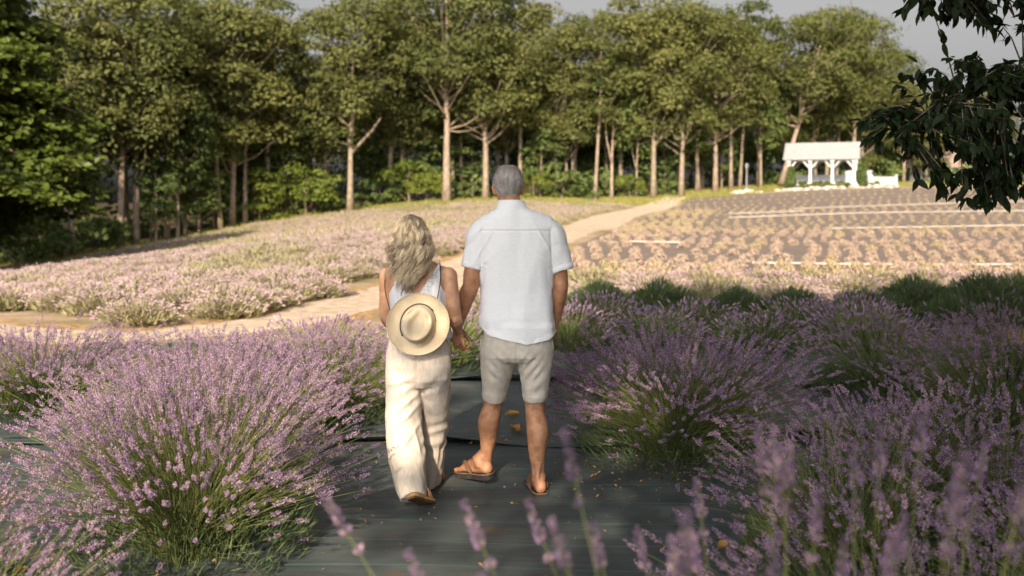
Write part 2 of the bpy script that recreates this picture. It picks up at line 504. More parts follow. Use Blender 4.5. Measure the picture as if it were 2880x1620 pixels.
# ------------------------------------------------------------------ woven weed mats
def fabric_mat(name, base, base2, line, line_gap=.31, dirt=(.13, .08, .045), dirt_amt=.65, rough=.55):
    m, n, l = new_mat(name)
    out = n.new("ShaderNodeOutputMaterial"); p = n.new("ShaderNodeBsdfPrincipled")
    p.inputs["Roughness"].default_value = rough; p.inputs["Specular IOR Level"].default_value = .35
    tc = n.new("ShaderNodeTexCoord")
    def wave(scale, direction, dist):
        w = n.new("ShaderNodeTexWave"); w.wave_type = 'BANDS'; w.bands_direction = direction
        w.inputs["Scale"].default_value = scale; w.inputs["Distortion"].default_value = dist; w.inputs["Detail"].default_value = 1
        l.new(tc.outputs["Object"], w.inputs["Vector"]); return w.outputs["Fac"]
    # fine weave relief
    wx, wy = wave(90, 'X', .4), wave(90, 'Y', .4)
    ad = n.new("ShaderNodeMath"); ad.operation = 'ADD'; l.new(wx, ad.inputs[0]); l.new(wy, ad.inputs[1])
    t = n.new("ShaderNodeTexNoise"); t.inputs["Scale"].default_value = 2.2; t.inputs["Detail"].default_value = 6
    l.new(tc.outputs["Object"], t.inputs["Vector"])
    st = n.new("ShaderNodeTexNoise"); st.inputs["Scale"].default_value = 5; st.inputs["Detail"].default_value = 4
    mp = n.new("ShaderNodeMapping"); mp.inputs["Scale"].default_value = (.8, 5, 1)
    l.new(tc.outputs["Object"], mp.inputs["Vector"]); l.new(mp.outputs[0], st.inputs["Vector"])
    mx0 = n.new("ShaderNodeMix"); mx0.data_type = 'FLOAT'; mx0.inputs["Factor"].default_value = .5
    l.new(t.outputs["Fac"], mx0.inputs["A"]); l.new(st.outputs["Fac"], mx0.inputs["B"])
    mr = n.new("ShaderNodeMapRange"); mr.inputs["From Min"].default_value = .38; mr.inputs["From Max"].default_value = .62
    l.new(mx0.outputs["Result"], mr.inputs["Value"])
    mx = n.new("ShaderNodeMix"); mx.data_type = 'RGBA'; mx.inputs["A"].default_value = (*base, 1); mx.inputs["B"].default_value = (*base2, 1)
    l.new(mr.outputs[0], mx.inputs["Factor"])
    # printed guide lines along x every line_gap metres
    sx = n.new("ShaderNodeSeparateXYZ"); l.new(tc.outputs["Object"], sx.inputs[0])
    wob = n.new("ShaderNodeTexNoise"); wob.inputs["Scale"].default_value = .7; l.new(tc.outputs["Object"], wob.inputs["Vector"])
    yy = n.new("ShaderNodeMath"); yy.operation = 'MULTIPLY_ADD'; yy.inputs[1].default_value = .18
    l.new(wob.outputs["Fac"], yy.inputs[0]); l.new(sx.outputs["Y"], yy.inputs[2])
    y2 = n.new("ShaderNodeMath"); y2.operation = 'MULTIPLY_ADD'; y2.inputs[1].default_value = .03
    l.new(sx.outputs["X"], y2.inputs[0]); l.new(yy.outputs[0], y2.inputs[2])
    fr = n.new("ShaderNodeMath"); fr.operation = 'DIVIDE'; fr.inputs[1].default_value = line_gap; l.new(y2.outputs[0], fr.inputs[0])
    f2 = n.new("ShaderNodeMath"); f2.operation = 'FRACT'; l.new(fr.outputs[0], f2.inputs[0])
    lt = n.new("ShaderNodeMath"); lt.operation = 'LESS_THAN'; lt.inputs[1].default_value = .026; l.new(f2.outputs[0], lt.inputs[0])
    lm = n.new("ShaderNodeMath"); lm.operation = 'MULTIPLY'; lm.inputs[1].default_value = .75; l.new(lt.outputs[0], lm.inputs[0])
    m2 = n.new("ShaderNodeMix"); m2.data_type = 'RGBA'; m2.inputs["B"].default_value = (*line, 1)
    l.new(lm.outputs[0], m2.inputs["Factor"]); l.new(mx.outputs["Result"], m2.inputs["A"])
    # soil and debris
    dn = n.new("ShaderNodeTexNoise"); dn.inputs["Scale"].default_value = 3.3; dn.inputs["Detail"].default_value = 10; dn.inputs["Roughness"].default_value = .68
    l.new(tc.outputs["Object"], dn.inputs["Vector"])
    dr = n.new("ShaderNodeMapRange"); dr.inputs["From Min"].default_value = .56; dr.inputs["From Max"].default_value = .68; dr.inputs["To Max"].default_value = dirt_amt
    l.new(dn.outputs["Fac"], dr.inputs["Value"])
    m3 = n.new("ShaderNodeMix"); m3.data_type = 'RGBA'; m3.inputs["B"].default_value = (*dirt, 1)
    l.new(dr.outputs[0], m3.inputs["Factor"]); l.new(m2.outputs["Result"], m3.inputs["A"])
    l.new(m3.outputs["Result"], p.inputs["Base Color"])
    bp = n.new("ShaderNodeBump"); bp.inputs["Strength"].default_value = .25; bp.inputs["Distance"].default_value = .003
    l.new(ad.outputs[0], bp.inputs["Height"]); l.new(bp.outputs[0], p.inputs["Normal"])
    l.new(p.outputs[0], out.inputs["Surface"])
    return m
M['mat_near'] = fabric_mat("weed_mat", (.038, .048, .049), (.078, .090, .090), (.085, .18, .17))
M['mat_far'] = fabric_mat("dusty_weed_mat", (.135, .103, .090), (.205, .162, .138), (.26, .21, .185), dirt=(.30, .22, .16), dirt_amt=.35, rough=.85)

def wavy(seed, amp, y0, y1, x0, x1):
    def fn(X, Y):
        z = np.zeros_like(X)
        for i in range(X.shape[0]):
            for j in range(X.shape[1]):
                z[i, j] = 1.5 * mnoise.noise(Vector((X[i, j] * .55 + seed, Y[i, j] * 1.5, seed))) + .45 * mnoise.noise(Vector((X[i, j] * 1.1, Y[i, j] * 5.0, seed * 2)))
        edge = np.exp(-((Y - y0) / .09) ** 2) * .060 * (0.75 + np.sin(X * 1.9 + seed) * .45 + np.sin(X * 4.7 + seed) * .25) * (y0 > 1)
        return amp * (z + 1.0) + np.maximum(edge, 0)
    return fn
def warp_edge(me, seed, y0):
    n = len(me.vertices); co = np.empty(n * 3, np.float32); me.vertices.foreach_get("co", co); co = co.reshape(-1, 3)
    w = np.clip(1 - np.abs(co[:, 1] - y0) / .8, 0, 1)
    co[:, 1] += w * (.09 * np.sin(co[:, 0] * 1.3 + seed) + .05 * np.sin(co[:, 0] * 3.1 + seed * 2))
    me.vertices.foreach_set("co", co.ravel()); me.update()
def mat_strip(x0, x1, y0, y1, z, amp, seed, label, step=.09):
    me = grid_sheet("weed_mat", np.arange(x0, x1 + .01, step), np.arange(y0, y1 + .001, step * .6), z, [M['mat_near']], fn=wavy(seed, amp, y0, y1, x0, x1))
    warp_edge(me, seed, y0)
    o = link("weed_mat", me)
    md = o.modifiers.new("thick", 'SOLIDIFY'); md.thickness = .004; md.offset = 1
    return tag(o, label, kind="structure")
mat_strip(-4.0, 4.2, .2, 6.62, .010, .012, 1.3, "dark woven weed mat strip the couple walk on")
mat_strip(-4.5, 4.6, 6.36, 8.62, .016, .014, 4.1, "dark woven weed mat strip just beyond the couple's feet")
mat_strip(-4.6, 4.9, 8.36, 10.9, .020, .012, 7.7, "dark woven weed mat strip between the farther lavender rows")

# the dusty fabric of the striped slope on the right
def right_sheet():
    ys = np.arange(16.2, 79.0, .6)
    cols = 60
    V = []
    for y in ys:
        k = np.abs(PATH_S[:, 1] - y).argmin()
        x0 = PATH_S[k, 0] + PATH_SW[k] + .35
        x1 = 52
        xs = x0 + (x1 - x0) * np.linspace(0, 1, cols) ** 1.3
        yt = y
        V.append(np.stack([xs, np.full(cols, yt), ground_z(xs, np.full(cols, yt)) + .012], 1))
    V = np.concatenate(V)
    i = np.arange(len(ys) - 1)[:, None] * cols; j = np.arange(cols - 1)[None]
    F = np.stack([i + j, i + j + 1, i + cols + j + 1, i + cols + j], -1).reshape(-1, 4)
    return mesh_np("weed_mat", V, F, [M['mat_far']], smooth=True)
tag(link("weed_mat", right_sheet()), "dusty brown weed mat under the striped rows on the right slope", kind="structure")
# ------------------------------------------------------------------ trees
def gen_tree(seed, H, lo, Rc, nclump=70, per=120, rtrunk=.215, lean=0.0, fork=None, card=.30, clump=(.9, 1.6), leafmat='leaf_olive', oblate=.62, shape=1.0, low=0.0, satellite=0):
    """returns (trunk mesh, crown mesh): crown of separate leafy clumps carried on limbs"""
    g = np.random.default_rng(seed)
    tb = MB()
    k = 9
    t = np.linspace(0, 1, k)
    wob = np.cumsum(g.normal(0, .05, (k, 2)), 0) * t[:, None]
    top = H * .86
    trunk = np.stack([wob[:, 0] + lean * t * top, wob[:, 1], t * top], 1)
    rad = rtrunk * (1 - t * .82) + rtrunk * .35 * np.exp(-t * 22)
    tb.tube(trunk, rad, 10)
    def at(h):
        q = np.clip(h / top, 0, 1)
        return np.array([np.interp(q, t, trunk[:, 0]), np.interp(q, t, trunk[:, 1]), h])
    C = []
    zc = H * (lo + 1) / 2; hz = H * (1 - lo) / 2
    while len(C) < nclump:
        v = g.normal(size=3); v /= np.linalg.norm(v)
        r = g.uniform(.35, 1.0) ** .45
        p = np.array([v[0] * Rc * r, v[1] * Rc * r, v[2] * hz * r])
        if shape != 1.0:
            p[:2] *= 1 - .35 * (p[2] / hz) * shape
        c = at(np.clip(zc + p[2], 0, top))
        C.append(np.array([c[0] + p[0], c[1] + p[1], zc + p[2]]))
    for _ in range(satellite):
        h = g.uniform(.30, lo + .14) * H; a = g.uniform(0, 6.283); r = g.uniform(.5, .8 * Rc)
        c = at(h); C.append(np.array([c[0] + r * math.cos(a), c[1] + r * math.sin(a), h + .2 * r]))
    C = np.array(C); nclump = len(C)
    for i in range(0, nclump, 2):
        e = C[i]
        h0 = max(H * lo * .75, e[2] - g.uniform(.8, 1.3) * np.linalg.norm(e[:2] - at(e[2])[:2]) * .8)
        a = at(min(h0, top * .95))
        mid = (a + e) / 2 + np.array([0, 0, -.15]) + g.normal(0, .15, 3)
        r0 = rtrunk * .34 * (1 - h0 / H * .6)
        tb.tube([a, (a + mid) / 2 + g.normal(0, .06, 3), mid, e], [r0, r0 * .75, r0 * .5, r0 * .18], 6)
    if fork:
        for hf, dx, dz in fork:
            a = at(hf)
            tb.tube([a - np.array([0, 0, .25]), a + np.array([dx * .35, 0, dz * .25]), a + np.array([dx * .7, 0, dz * .6]), a + np.array([dx, .1, dz])], [rtrunk * .6, rtrunk * .5, rtrunk * .4, rtrunk * .22], 8)
    Ps, Ns, Ss, Ti = [], [], [], []
    for c in C:
        rc = clump[0] + (clump[1] - clump[0]) * g.uniform(0, 1) ** 1.4
        n = int(per * (rc / np.mean(clump)) ** 2)
        v = g.normal(size=(n, 3)); v /= np.linalg.norm(v, axis=1, keepdims=True)
        v[:, 2] = np.where(v[:, 2] < -.35, -v[:, 2] * .8, v[:, 2])
        v = norm(v)
        lump = 1 + .28 * np.sin(v[:, 0] * 5 + c[0] * 3) * np.sin(v[:, 1] * 5 + c[1]) + g.normal(0, .10, n)
        p = v * (rc * lump * g.uniform(.72, 1.03, n))[:, None]
        p[:, 2] *= oblate
        Ps.append(c + p); Ns.append(v + g.normal(0, .45, (n, 3)) + np.array([0, -.1, .35])); Ss.append(card * g.uniform(.6, 1.25, n))
        Ti.append(np.clip(g.uniform(.15, .85) + g.normal(0, .09, n), 0, 1))
    if low:
        n = int(low * 600)
        z = g.uniform(.08, lo + .15, n) * H
        a = g.uniform(0, 6.283, n); r = Rc * .55 * np.sqrt(g.uniform(0, 1, n))
        Ps.append(np.stack([r * np.cos(a), r * np.sin(a), z], 1)); Ns.append(g.normal(size=(n, 3)) + [0, -.3, .5]); Ss.append(card * g.uniform(.7, 1.4, n)); Ti.append(g.uniform(0, .6, n))
    P = np.concatenate(Ps); N = np.concatenate(Ns); S = np.concatenate(Ss); Tt = np.concatenate(Ti)
    V, F = cards(P, N, S, .62, .08)
    crown = mesh_np("crown", V, F, [M[leafmat]], attrs={"tint": np.repeat(Tt, 4)})
    return tb.mesh("trunk", [M['bark']], True), crown

BIG = dict(clump=(.75, 1.9), card=.29, oblate=.72, satellite=9)
TALL = [gen_tree(11, 15.8, .30, 3.9, 66, 160, **BIG), gen_tree(12, 16.2, .26, 4.1, 74, 160, lean=.02, **BIG), gen_tree(13, 15.5, .34, 3.6, 62, 160, **BIG),
        gen_tree(14, 16.2, .24, 3.5, 68, 160, lean=-.03, **BIG), gen_tree(15, 15.8, .30, 4.3, 80, 160, **BIG)]
SLIM = [gen_tree(21, 15, .42, 2.6, 50, 105, .17, lean=.02, clump=(.7, 1.3)), gen_tree(22, 14, .36, 2.4, 46, 110, .15, lean=-.06, clump=(.7, 1.2))]
FORK = [gen_tree(31, 15.2, .40, 3.6, 54, 185, .22, fork=[(4.3, 2.1, 2.3)], **BIG), gen_tree(32, 16, .40, 4.1, 62, 185, .27, fork=[(7.0, -1.6, 2.6)], **BIG)]
LEANER = [gen_tree(41, 14.5, .45, 4.2, 58, 185, .24, lean=.30, **BIG)]
SAPL = [gen_tree(51, 5.5, .18, 1.5, 26, 90, .08, card=.24, clump=(.45, .8), leafmat='leaf_green'), gen_tree(52, 7.0, .28, 1.4, 26, 90, .09, card=.24, clump=(.45, .8), leafmat='leaf_green', fork=[(2.0, .5, 1.8)]),
        gen_tree(53, 4.0, .12, 1.2, 20, 90, .06, card=.22, clump=(.4, .7), leafmat='leaf_bright')]
BUSH = [gen_tree(61, 2.3, .0, 1.5, 24, 100, .05, card=.2, clump=(.4, .7), leafmat='leaf_bright'), gen_tree(62, 1.7, .0, 1.2, 18, 100, .05, card=.2, clump=(.35, .6), leafmat='leaf_green')]
BACK = [gen_tree(71, 16, .10, 4.0, 84, 90, .25, card=.42, leafmat='leaf_green'), gen_tree(72, 15, .08, 3.8, 80, 90, .22, card=.42, leafmat='leaf_olive')]

def place_tree(name, proto, x, y, label, cat="tree", group=None, s=1.0, rz=None, dz=-.1, sz=None, parts=("trunk", "crown")):
    tr, cr = proto
    t = thing(name, label, cat, (x, y, gz(x, y) + dz), random.uniform(0, 6.28) if rz is None else rz, group, (s, s, sz or s))
    link(parts[0], tr, t); link(parts[1], cr, t)
    return t
G_EDGE = "tall trees along the wood's edge"
def px(u, d):
    return (u - 1440) / 2800 * d
# (pixel column of the trunk's foot, distance, prototype, scale, turn, label)
FRONT = [
    (184, 54, SLIM[0], 1.0, .3, "dark trunked tree at the left end of the wood's edge"),
    (210, 55, SLIM[1], .95, .2, "slender sunlit tree leaning against its dark neighbour at the left"),
    (338, 57.5, TALL[2], 1.0, 1.0, "stout pale trunk leaning slightly left, beside the straight tall one"),
    (383, 59, TALL[0], 1.0, 2.0, "very tall straight pale trunk at the left of the wood's edge"),
    (470, 62, SLIM[0], 1.02, 4.0, "thin tree behind the light green saplings at the left"),
    (622, 64, SLIM[1], 1.08, 0.1, "thin pale tree leaning left above the sloping lavender"),
    (652, 66, TALL[1], 1.0, 0.0, "thick dark trunk leaning right beside a thin pale one"),
    (690, 67, SLIM[0], .95, 1.5, "thin straight tree right of the thick leaning trunk"),
    (985, 70, FORK[0], 1.02, 0.0, "forked tree with one limb rising to the right, above the woman"),
    (1095, 77, TALL[3], 1.12, 2.2, "tree with a shaded trunk left of the broadest one"),
    (1256, 74, FORK[1], 1.12, 0.0, "broad pale trunk with a stub limb, left of the man's head"),
    (1366, 76, TALL[4], 1.13, 0.4, "pale trunk directly left of the man's head"),
    (1463, 79, SLIM[0], 1.1, .9, "slim trunk directly behind the man's head"),
    (1560, 80, TALL[3], .92, 1.9, "dim tree standing a little right of the man's head"),
    (1672, 78, SLIM[1], 1.05, 3.2, "leaning trunk left of the light green young tree"),
    (1838, 79, FORK[0], 1.04, 0.05, "pale forked tree where the path meets the wood"),
    (1916, 80, TALL[1], 1.02, .3, "thick trunk right of the forked tree at the path's end"),
    (2012, 83, TALL[4], 1.0, 2.5, "broad crowned tree left of the lamp post"),
    (2056, 85, SLIM[0], 1.0, .7, "thinner trunk of the pair left of the lamp post"),
    (2080, 86, SLIM[1], 1.0, 3.1, "leaning trunk of the pair left of the lamp post"),
    (2195, 92, LEANER[0], 1.12, 0.0, "tree leaning right behind the white pavilion"),
    (2290, 97, TALL[0], 1.12, 1.3, "tall tree rising behind the middle of the pavilion roof"),
    (2400, 98, TALL[2], 1.08, .6, "tree rising behind the right end of the pavilion roof"),
    (430, 63, SLIM[1], .98, 5.1, "thin straight tree between the tall trunk and the light green saplings"),
    (560, 66, SLIM[1], 1.0, 2.6, "thin tree rising out of the light green saplings"),
    (755, 70, SLIM[0], 1.04, 3.3, "slim tree left of the large round shrub"),
    (880, 74, SLIM[1], 1.06, 4.4, "slim dim tree behind the large round shrub"),
    (1150, 79, SLIM[0], 1.08, 2.0, "slim leaning tree left of the broadest trunk"),
    (1300, 80, SLIM[1], 1.04, 1.1, "slim tree between the two palest trunks"),
    (1615, 82, SLIM[0], 1.0, 5.6, "slim tree left of the leaning trunk"),
    (1745, 82, SLIM[0], 1.1, 4.7, "slim tall tree behind the light green young tree"),
    (1965, 84, SLIM[1], 1.1, .4, "slim tree right of the thick trunk at the path's end"),
    (2135, 90, SLIM[0], 1.12, 1.9, "slim tree right of the lamp post"),
    (2350, 99, SLIM[1], 1.15, 2.4, "slim tree behind the pavilion's right middle post"),
    (2440, 104, TALL[3], .95, 1.2, "full crowned tree just right of the pavilion"),
    (2480, 108, TALL[1], .98, .9, "shorter tree right of the pavilion, against the sky"),
]
for u, d, pr, s, rz, lab in FRONT:
    place_tree("tall_tree", pr, px(u, d), d, lab, group=G_EDGE, s=s, rz=rz)

# the second and third ranks inside the wood
lab_b = "tree deeper in the wood, half hidden behind the front trunks"
g2 = np.random.default_rng(5)
for row, (off, step, sc) in enumerate([(4.5, 4.6, .97), (13, 5.6, .98), (21, 6.5, .93)]):
    L = np.concatenate([[0], np.cumsum(np.linalg.norm(np.diff(EDGE_S, axis=0), axis=1))])
    for s in np.arange(18, L[-1] - 30, step):
        q = s + g2.uniform(-1.6, 1.6)
        x = np.interp(q, L, EDGE_S[:, 0]); y = np.interp(q, L, EDGE_S[:, 1])
        k = np.abs(L - q).argmin(); T = norm(EDGE_S[min(k + 2, 299)] - EDGE_S[max(k - 2, 0)])
        x += -T[1] * off; y += T[0] * off + g2.uniform(-1.2, 1.2)
        u = 1440 + 2800 * x / y
        if u > 2940 or u < -500:
            continue
        if u > 2330: 
            sc2 = .70 if u > 2380 else .85
        else:
            sc2 = sc
        # the notches of open sky in the treeline
        for nu, nw, nf in ((275, 60, .80), (560, 60, .84), (790, 70, .88), (980, 70, .88), (1600, 110, .80), (2165, 70, .85)):
            if abs(u - nu) < nw: sc2 *= nf
        pr = [TALL[0], BACK[0], TALL[2], TALL[3], BACK[1], TALL[4]][g2.integers(6)] if row < 1 else BACK[g2.integers(2)]
        place_tree("forest_tree", pr, x, y, lab_b, group="trees deeper in the wood", s=sc2 * g2.uniform(.86, .98))

# young trees and shrubs at the edge
YOUNG = [
    (500, 61, SAPL[1], 1.35, "light green sapling cluster's left tree, in front of the dark wood"),
    (560, 63, SAPL[0], 1.0, "bushy light green sapling right of the very tall straight trunk"),
    (440, 60, SAPL[0], 1.05, "leafy sapling just right of the very tall straight trunk"),
    (730, 68, SAPL[2], 1.0, "yellow green sapling right of the thick leaning trunk"),
    (1720, 79, SAPL[1], 1.55, "light green young tree with two thin stems, right of the man"),
    (1790, 80, SAPL[1], 1.2, "smaller light green young tree beside the two stemmed one"),
    (1520, 79, SAPL[0], 1.1, "pale green sapling behind the man's right shoulder"),
    (1330, 80, SAPL[0], 1.2, "sapling in shade between the two palest trunks"),
    (2030, 87, SAPL[0], 1.05, "green sapling among the trunks left of the lamp post"),
    (520, 64, SAPL[1], 1.6, "tall light green sapling behind the bushy one at the left"),
    (600, 66, SAPL[0], 1.3, "light green sapling between the thin trunks on the left slope"),
    (800, 71, SAPL[1], 1.3, "sapling rising behind the round sunlit shrub"),
    (1190, 79, SAPL[0], 1.3, "leafy sapling left of the broadest trunk"),
    (1400, 82, SAPL[1], 1.35, "sapling left of the man's head, in the dim wood"),
    (1610, 81, SAPL[1], 1.4, "olive sapling left of the two stemmed young tree"),
    (1870, 83, SAPL[0], 1.3, "sapling behind the pale forked tree"),
    (1960, 84, SAPL[1], 1.35, "sapling between the thick trunks left of the lamp post"),
    (2140, 88, SAPL[1], 1.3, "sapling right of the lamp post"),
    (1100, 79, SAPL[0], 1.1, "dim sapling between the forked tree and the broadest trunk"),
]
for u, d, pr, s, lab in YOUNG:
    place_tree("young_tree", pr, px(u, d), d, lab, group="young trees at the wood's edge", s=s)
SHRUBS = [
    (860, 70, BUSH[0], 1.55, "large round sunlit shrub left of the forked tree"),
    (780, 69, BUSH[0], 1.1, "sunlit shrub left of the large round one"),
    (915, 71, BUSH[1], 1.0, "low shrub at the foot of the forked tree"),
    (1070, 76, BUSH[1], 1.2, "low green shrub right of the forked tree"),
    (1150, 76, BUSH[0], 1.35, "yellow green shrub left of the broadest trunk"),
    (1200, 75.5, BUSH[0], .95, "bright shrub touching the broadest trunk's foot"),
    (1300, 77.5, BUSH[1], .8, "small shrub between the two palest trunks"),
    (1500, 78, BUSH[0], .9, "bright low shrub right of the man's neck"),
    (1580, 78.5, BUSH[1], 1.3, "dark green shrub left of the leaning trunk"),
    (1640, 79, BUSH[1], 1.0, "green shrub below the leaning trunk"),
    (1770, 80, BUSH[0], .8, "low shrub at the foot of the young trees"),
    (1880, 81, BUSH[1], .8, "low shrub between the forked tree and the thick trunk"),
    (660, 67.5, BUSH[1], 1.0, "dim shrub behind the thick leaning trunk"),
    (720, 68.5, BUSH[1], .9, "small shrub among the thin trunks on the slope"),
    (1010, 73, BUSH[1], .7, "small bright shrub right of the forked tree's foot"),
    (130, 55, BUSH[1], 1.5, "dark shrub under the left end of the wood"),
    (60, 52, BUSH[1], 1.7, "dark shrub in the far left shade"),
    (270, 57, BUSH[1], 1.2, "dark shrub between the left trunks"),
]
for u, d, pr, s, lab in SHRUBS:
    place_tree("shrub", pr, px(u, d), d, lab, "shrub", "shrubs at the wood's edge", s, parts=("stem", "foliage"))

# dense dark understorey behind the first trunks
def understorey():
    g = np.random.default_rng(9)
    Ps, Ns, Ss, Ti = [], [], [], []
    L = np.concatenate([[0], np.cumsum(np.linalg.norm(np.diff(EDGE_S, axis=0), axis=1))])
    for off, n, h in ((2.2, 70, 2.2), (4.8, 190, 5.0), (9.5, 250, 7.5), (17, 260, 9.0), (25, 300, 10.5)):
        for _ in range(n):
            q = g.uniform(8, L[-1] - 22)
            x = np.interp(q, L, EDGE_S[:, 0]); y = np.interp(q, L, EDGE_S[:, 1])
            k = np.abs(L - q).argmin(); T = norm(EDGE_S[min(k + 2, 299)] - EDGE_S[max(k - 2, 0)])
            x += -T[1] * (off + g.normal(0, 1.2)); y += T[0] * (off + g.normal(0, 1.2))
            u = 1440 + 2800 * x / y
            if 1950 < u and y < 92: continue
            z = gz(x, y) + h * g.uniform(.02, 1) ** 1.25 * (.6 if u > 2380 else 1)
            rc = g.uniform(.8, 1.5) * (.8 if off < 6 else 1.2)
            m = int(46 * rc * rc)
            v = norm(g.normal(size=(m, 3)))
            Ps.append(np.array([x, y, z]) + v * rc * g.uniform(.6, 1.05, (m, 1)) * [1, 1, .65]); Ns.append(v + g.normal(0, .5, (m, 3)) + [0, -.1, .3])
            Ss.append(g.uniform(.3, .55, m)); Ti.append(np.clip(g.uniform(.1, .8) + g.normal(0, .12, m), 0, 1))
    V, F = cards(np.concatenate(Ps), np.concatenate(Ns), np.concatenate(Ss), .62, .08)
    return mesh_np("undergrowth", V, F, [M['leaf_green']], attrs={"tint": np.repeat(np.concatenate(Ti), 4)})
tag(link("undergrowth", understorey()), "dense dark undergrowth filling the wood between the trunks", kind="stuff")

# ------------------------------------------------------------------ the near dark trees at the left
def gen_maple(seed, H, Rc, ntip=70, per=150, lo=.18, card=.17):
    """layered, drooping branches with leaf sprays"""
    g = np.random.default_rng(seed)
    tb = MB()
    k = 9; t = np.linspace(0, 1, k)
    trunk = np.stack([np.cumsum(g.normal(0, .05, k)), np.cumsum(g.normal(0, .05, k)), t * H * .9], 1)
    tb.tube(trunk, .3 * (1 - .85 * t), 10)
    Ps, Ns, Ss, Ti = [], [], [], []
    for i in range(ntip):
        h = H * (lo + (1 - lo) * (i + g.uniform()) / ntip * .93)
        a = g.uniform(0, 6.283)
        ln = Rc * (1 - .6 * max(0, (h / H - .35) / .65) ** 1.3) * g.uniform(.65, 1.08)
        d = np.array([math.cos(a), math.sin(a), 0])
        s0 = np.array([np.interp(h, trunk[:, 2], trunk[:, 0]), np.interp(h, trunk[:, 2], trunk[:, 1]), h])
        s = np.linspace(0, 1, 7)
        br = s0 + d * (s * ln)[:, None] + np.array([0, 0, 1])[None] * (.55 * s - .95 * s * s)[:, None] * ln * .5
        br[:, :2] += np.cumsum(g.normal(0, .06, (7, 2)), 0)
        tb.tube(br, .07 * (1 - .85 * s), 5)
        for _ in range(per // 10):
            q = g.uniform(.3, 1.0) ** .7
            c = np.array([np.interp(q, s, br[:, j]) for j in range(3)])
            side = np.array([-d[1], d[0], 0]) * g.normal(0, .33 * ln * .5) + d * g.normal(0, .2)
            c = c + side + [0, 0, -abs(g.normal(0, .16))]
            m = 16
            p = c + g.normal(0, 1, (m, 3)) * [.27, .27, .09]
            Ps.append(p); Ns.append(g.normal(0, .35, (m, 3)) + [0, -.25, .8] + d * .25); Ss.append(card * g.uniform(.6, 1.3, m))
            Ti.append(np.clip(g.uniform(.2, .8) + g.normal(0, .15, m), 0, 1))
    V, F = cards(np.concatenate(Ps), np.concatenate(Ns), np.concatenate(Ss), .75, .1)
    return tb.mesh("trunk", [M['bark']], True), mesh_np("crown", V, F, [M['leaf_maple']], attrs={"tint": np.repeat(np.concatenate(Ti), 4)})
MAPLE = [gen_maple(81, 14, 5.0, 110, 340, card=.27), gen_maple(82, 13, 4.6, 100, 320, card=.27)]
place_tree("broadleaf_tree", MAPLE[0], -19.4, 33.5, "dark green broadleaf tree with drooping yellow green boughs at the left", s=1.0, rz=.4)
place_tree("broadleaf_tree", MAPLE[1], -24.6, 40.0, "broadleaf tree behind the drooping one at the far left", s=1.1, rz=2.0)
place_tree("broadleaf_tree", MAPLE[0], -20.3, 21.5, "tall broadleaf tree casting shade over the left end of the field", s=.85, rz=1.0)
place_tree("broadleaf_tree", MAPLE[1], -25.5, 30.0, "broadleaf tree beyond the left end of the lavender", s=1.15, rz=3.0)
# ------------------------------------------------------------------ lavender
def stems_paths(g, n, Rad, H, base=.24, segs=5, droop=.25, upright=1.0, lenj=.085, fall=.62):
    """curved stems from a woody base out to a dome of tips: returns (n, segs, 3)"""
    a = g.uniform(0, 6.283, n)
    q = np.sqrt(g.uniform(0, 1, n))
    th = q * 1.12 / upright                      # splay from vertical at the tip
    tipr = np.sin(th) / math.sin(1.12 / upright) * Rad if upright <= 1.3 else q * Rad
    L = 1 + g.normal(0, lenj, n) + .085 * np.sin(3 * a + g.uniform(0, 6.28)) * q + .06 * np.sin(5 * a + g.uniform(0, 6.28)) * q
    tz = H * (1 - np.clip(g.normal(fall, .13 if fall < .6 else .03, n), .2, .85) * q ** 2.4) * L
    b0 = base * Rad * np.sqrt(g.uniform(0, 1, n)); 
    bx, by = b0 * np.cos(a + g.normal(0, .5, n)), b0 * np.sin(a + g.normal(0, .5, n))
    tx, ty = tipr * np.cos(a) * L, tipr * np.sin(a) * L
    s = np.linspace(0, 1, segs)[None]
    e = 1.0 + .55 * q[:, None]
    hx = bx[:, None] + (tx - bx)[:, None] * s ** e
    hy = by[:, None] + (ty - by)[:, None] * s ** e
    hz = tz[:, None] * (s * (1 + droop * q[:, None] * (1 - s)))
    w = g.normal(0, .012, (n, segs, 3)) * s[..., None]
    return np.stack([hx, hy, hz], 2) + w

def ribbons3(P, r0, r1):
    """thin three-sided tubes along stacks of polylines P (n, k, 3)"""
    n, k, _ = P.shape
    T = norm(np.gradient(P, axis=1))
    S = norm(np.cross(T, np.array([.3, .9, .1]))); B = np.cross(T, S)
    th = np.array([0, 2.094, 4.189])
    r = np.linspace(r0, r1, k)[None, :, None, None]
    V = P[:, :, None] + r * (np.cos(th)[None, None, :, None] * S[:, :, None] + np.sin(th)[None, None, :, None] * B[:, :, None])
    V = V.reshape(-1, 3)
    b = (np.arange(n)[:, None, None] * k + np.arange(k - 1)[None, :, None]) * 3
    j = np.arange(3)[None, None]; j2 = (j + 1) % 3
    F = np.stack([b + j, b + j2, b + 3 + j2, b + 3 + j], -1).reshape(-1, 4)
    return V, F

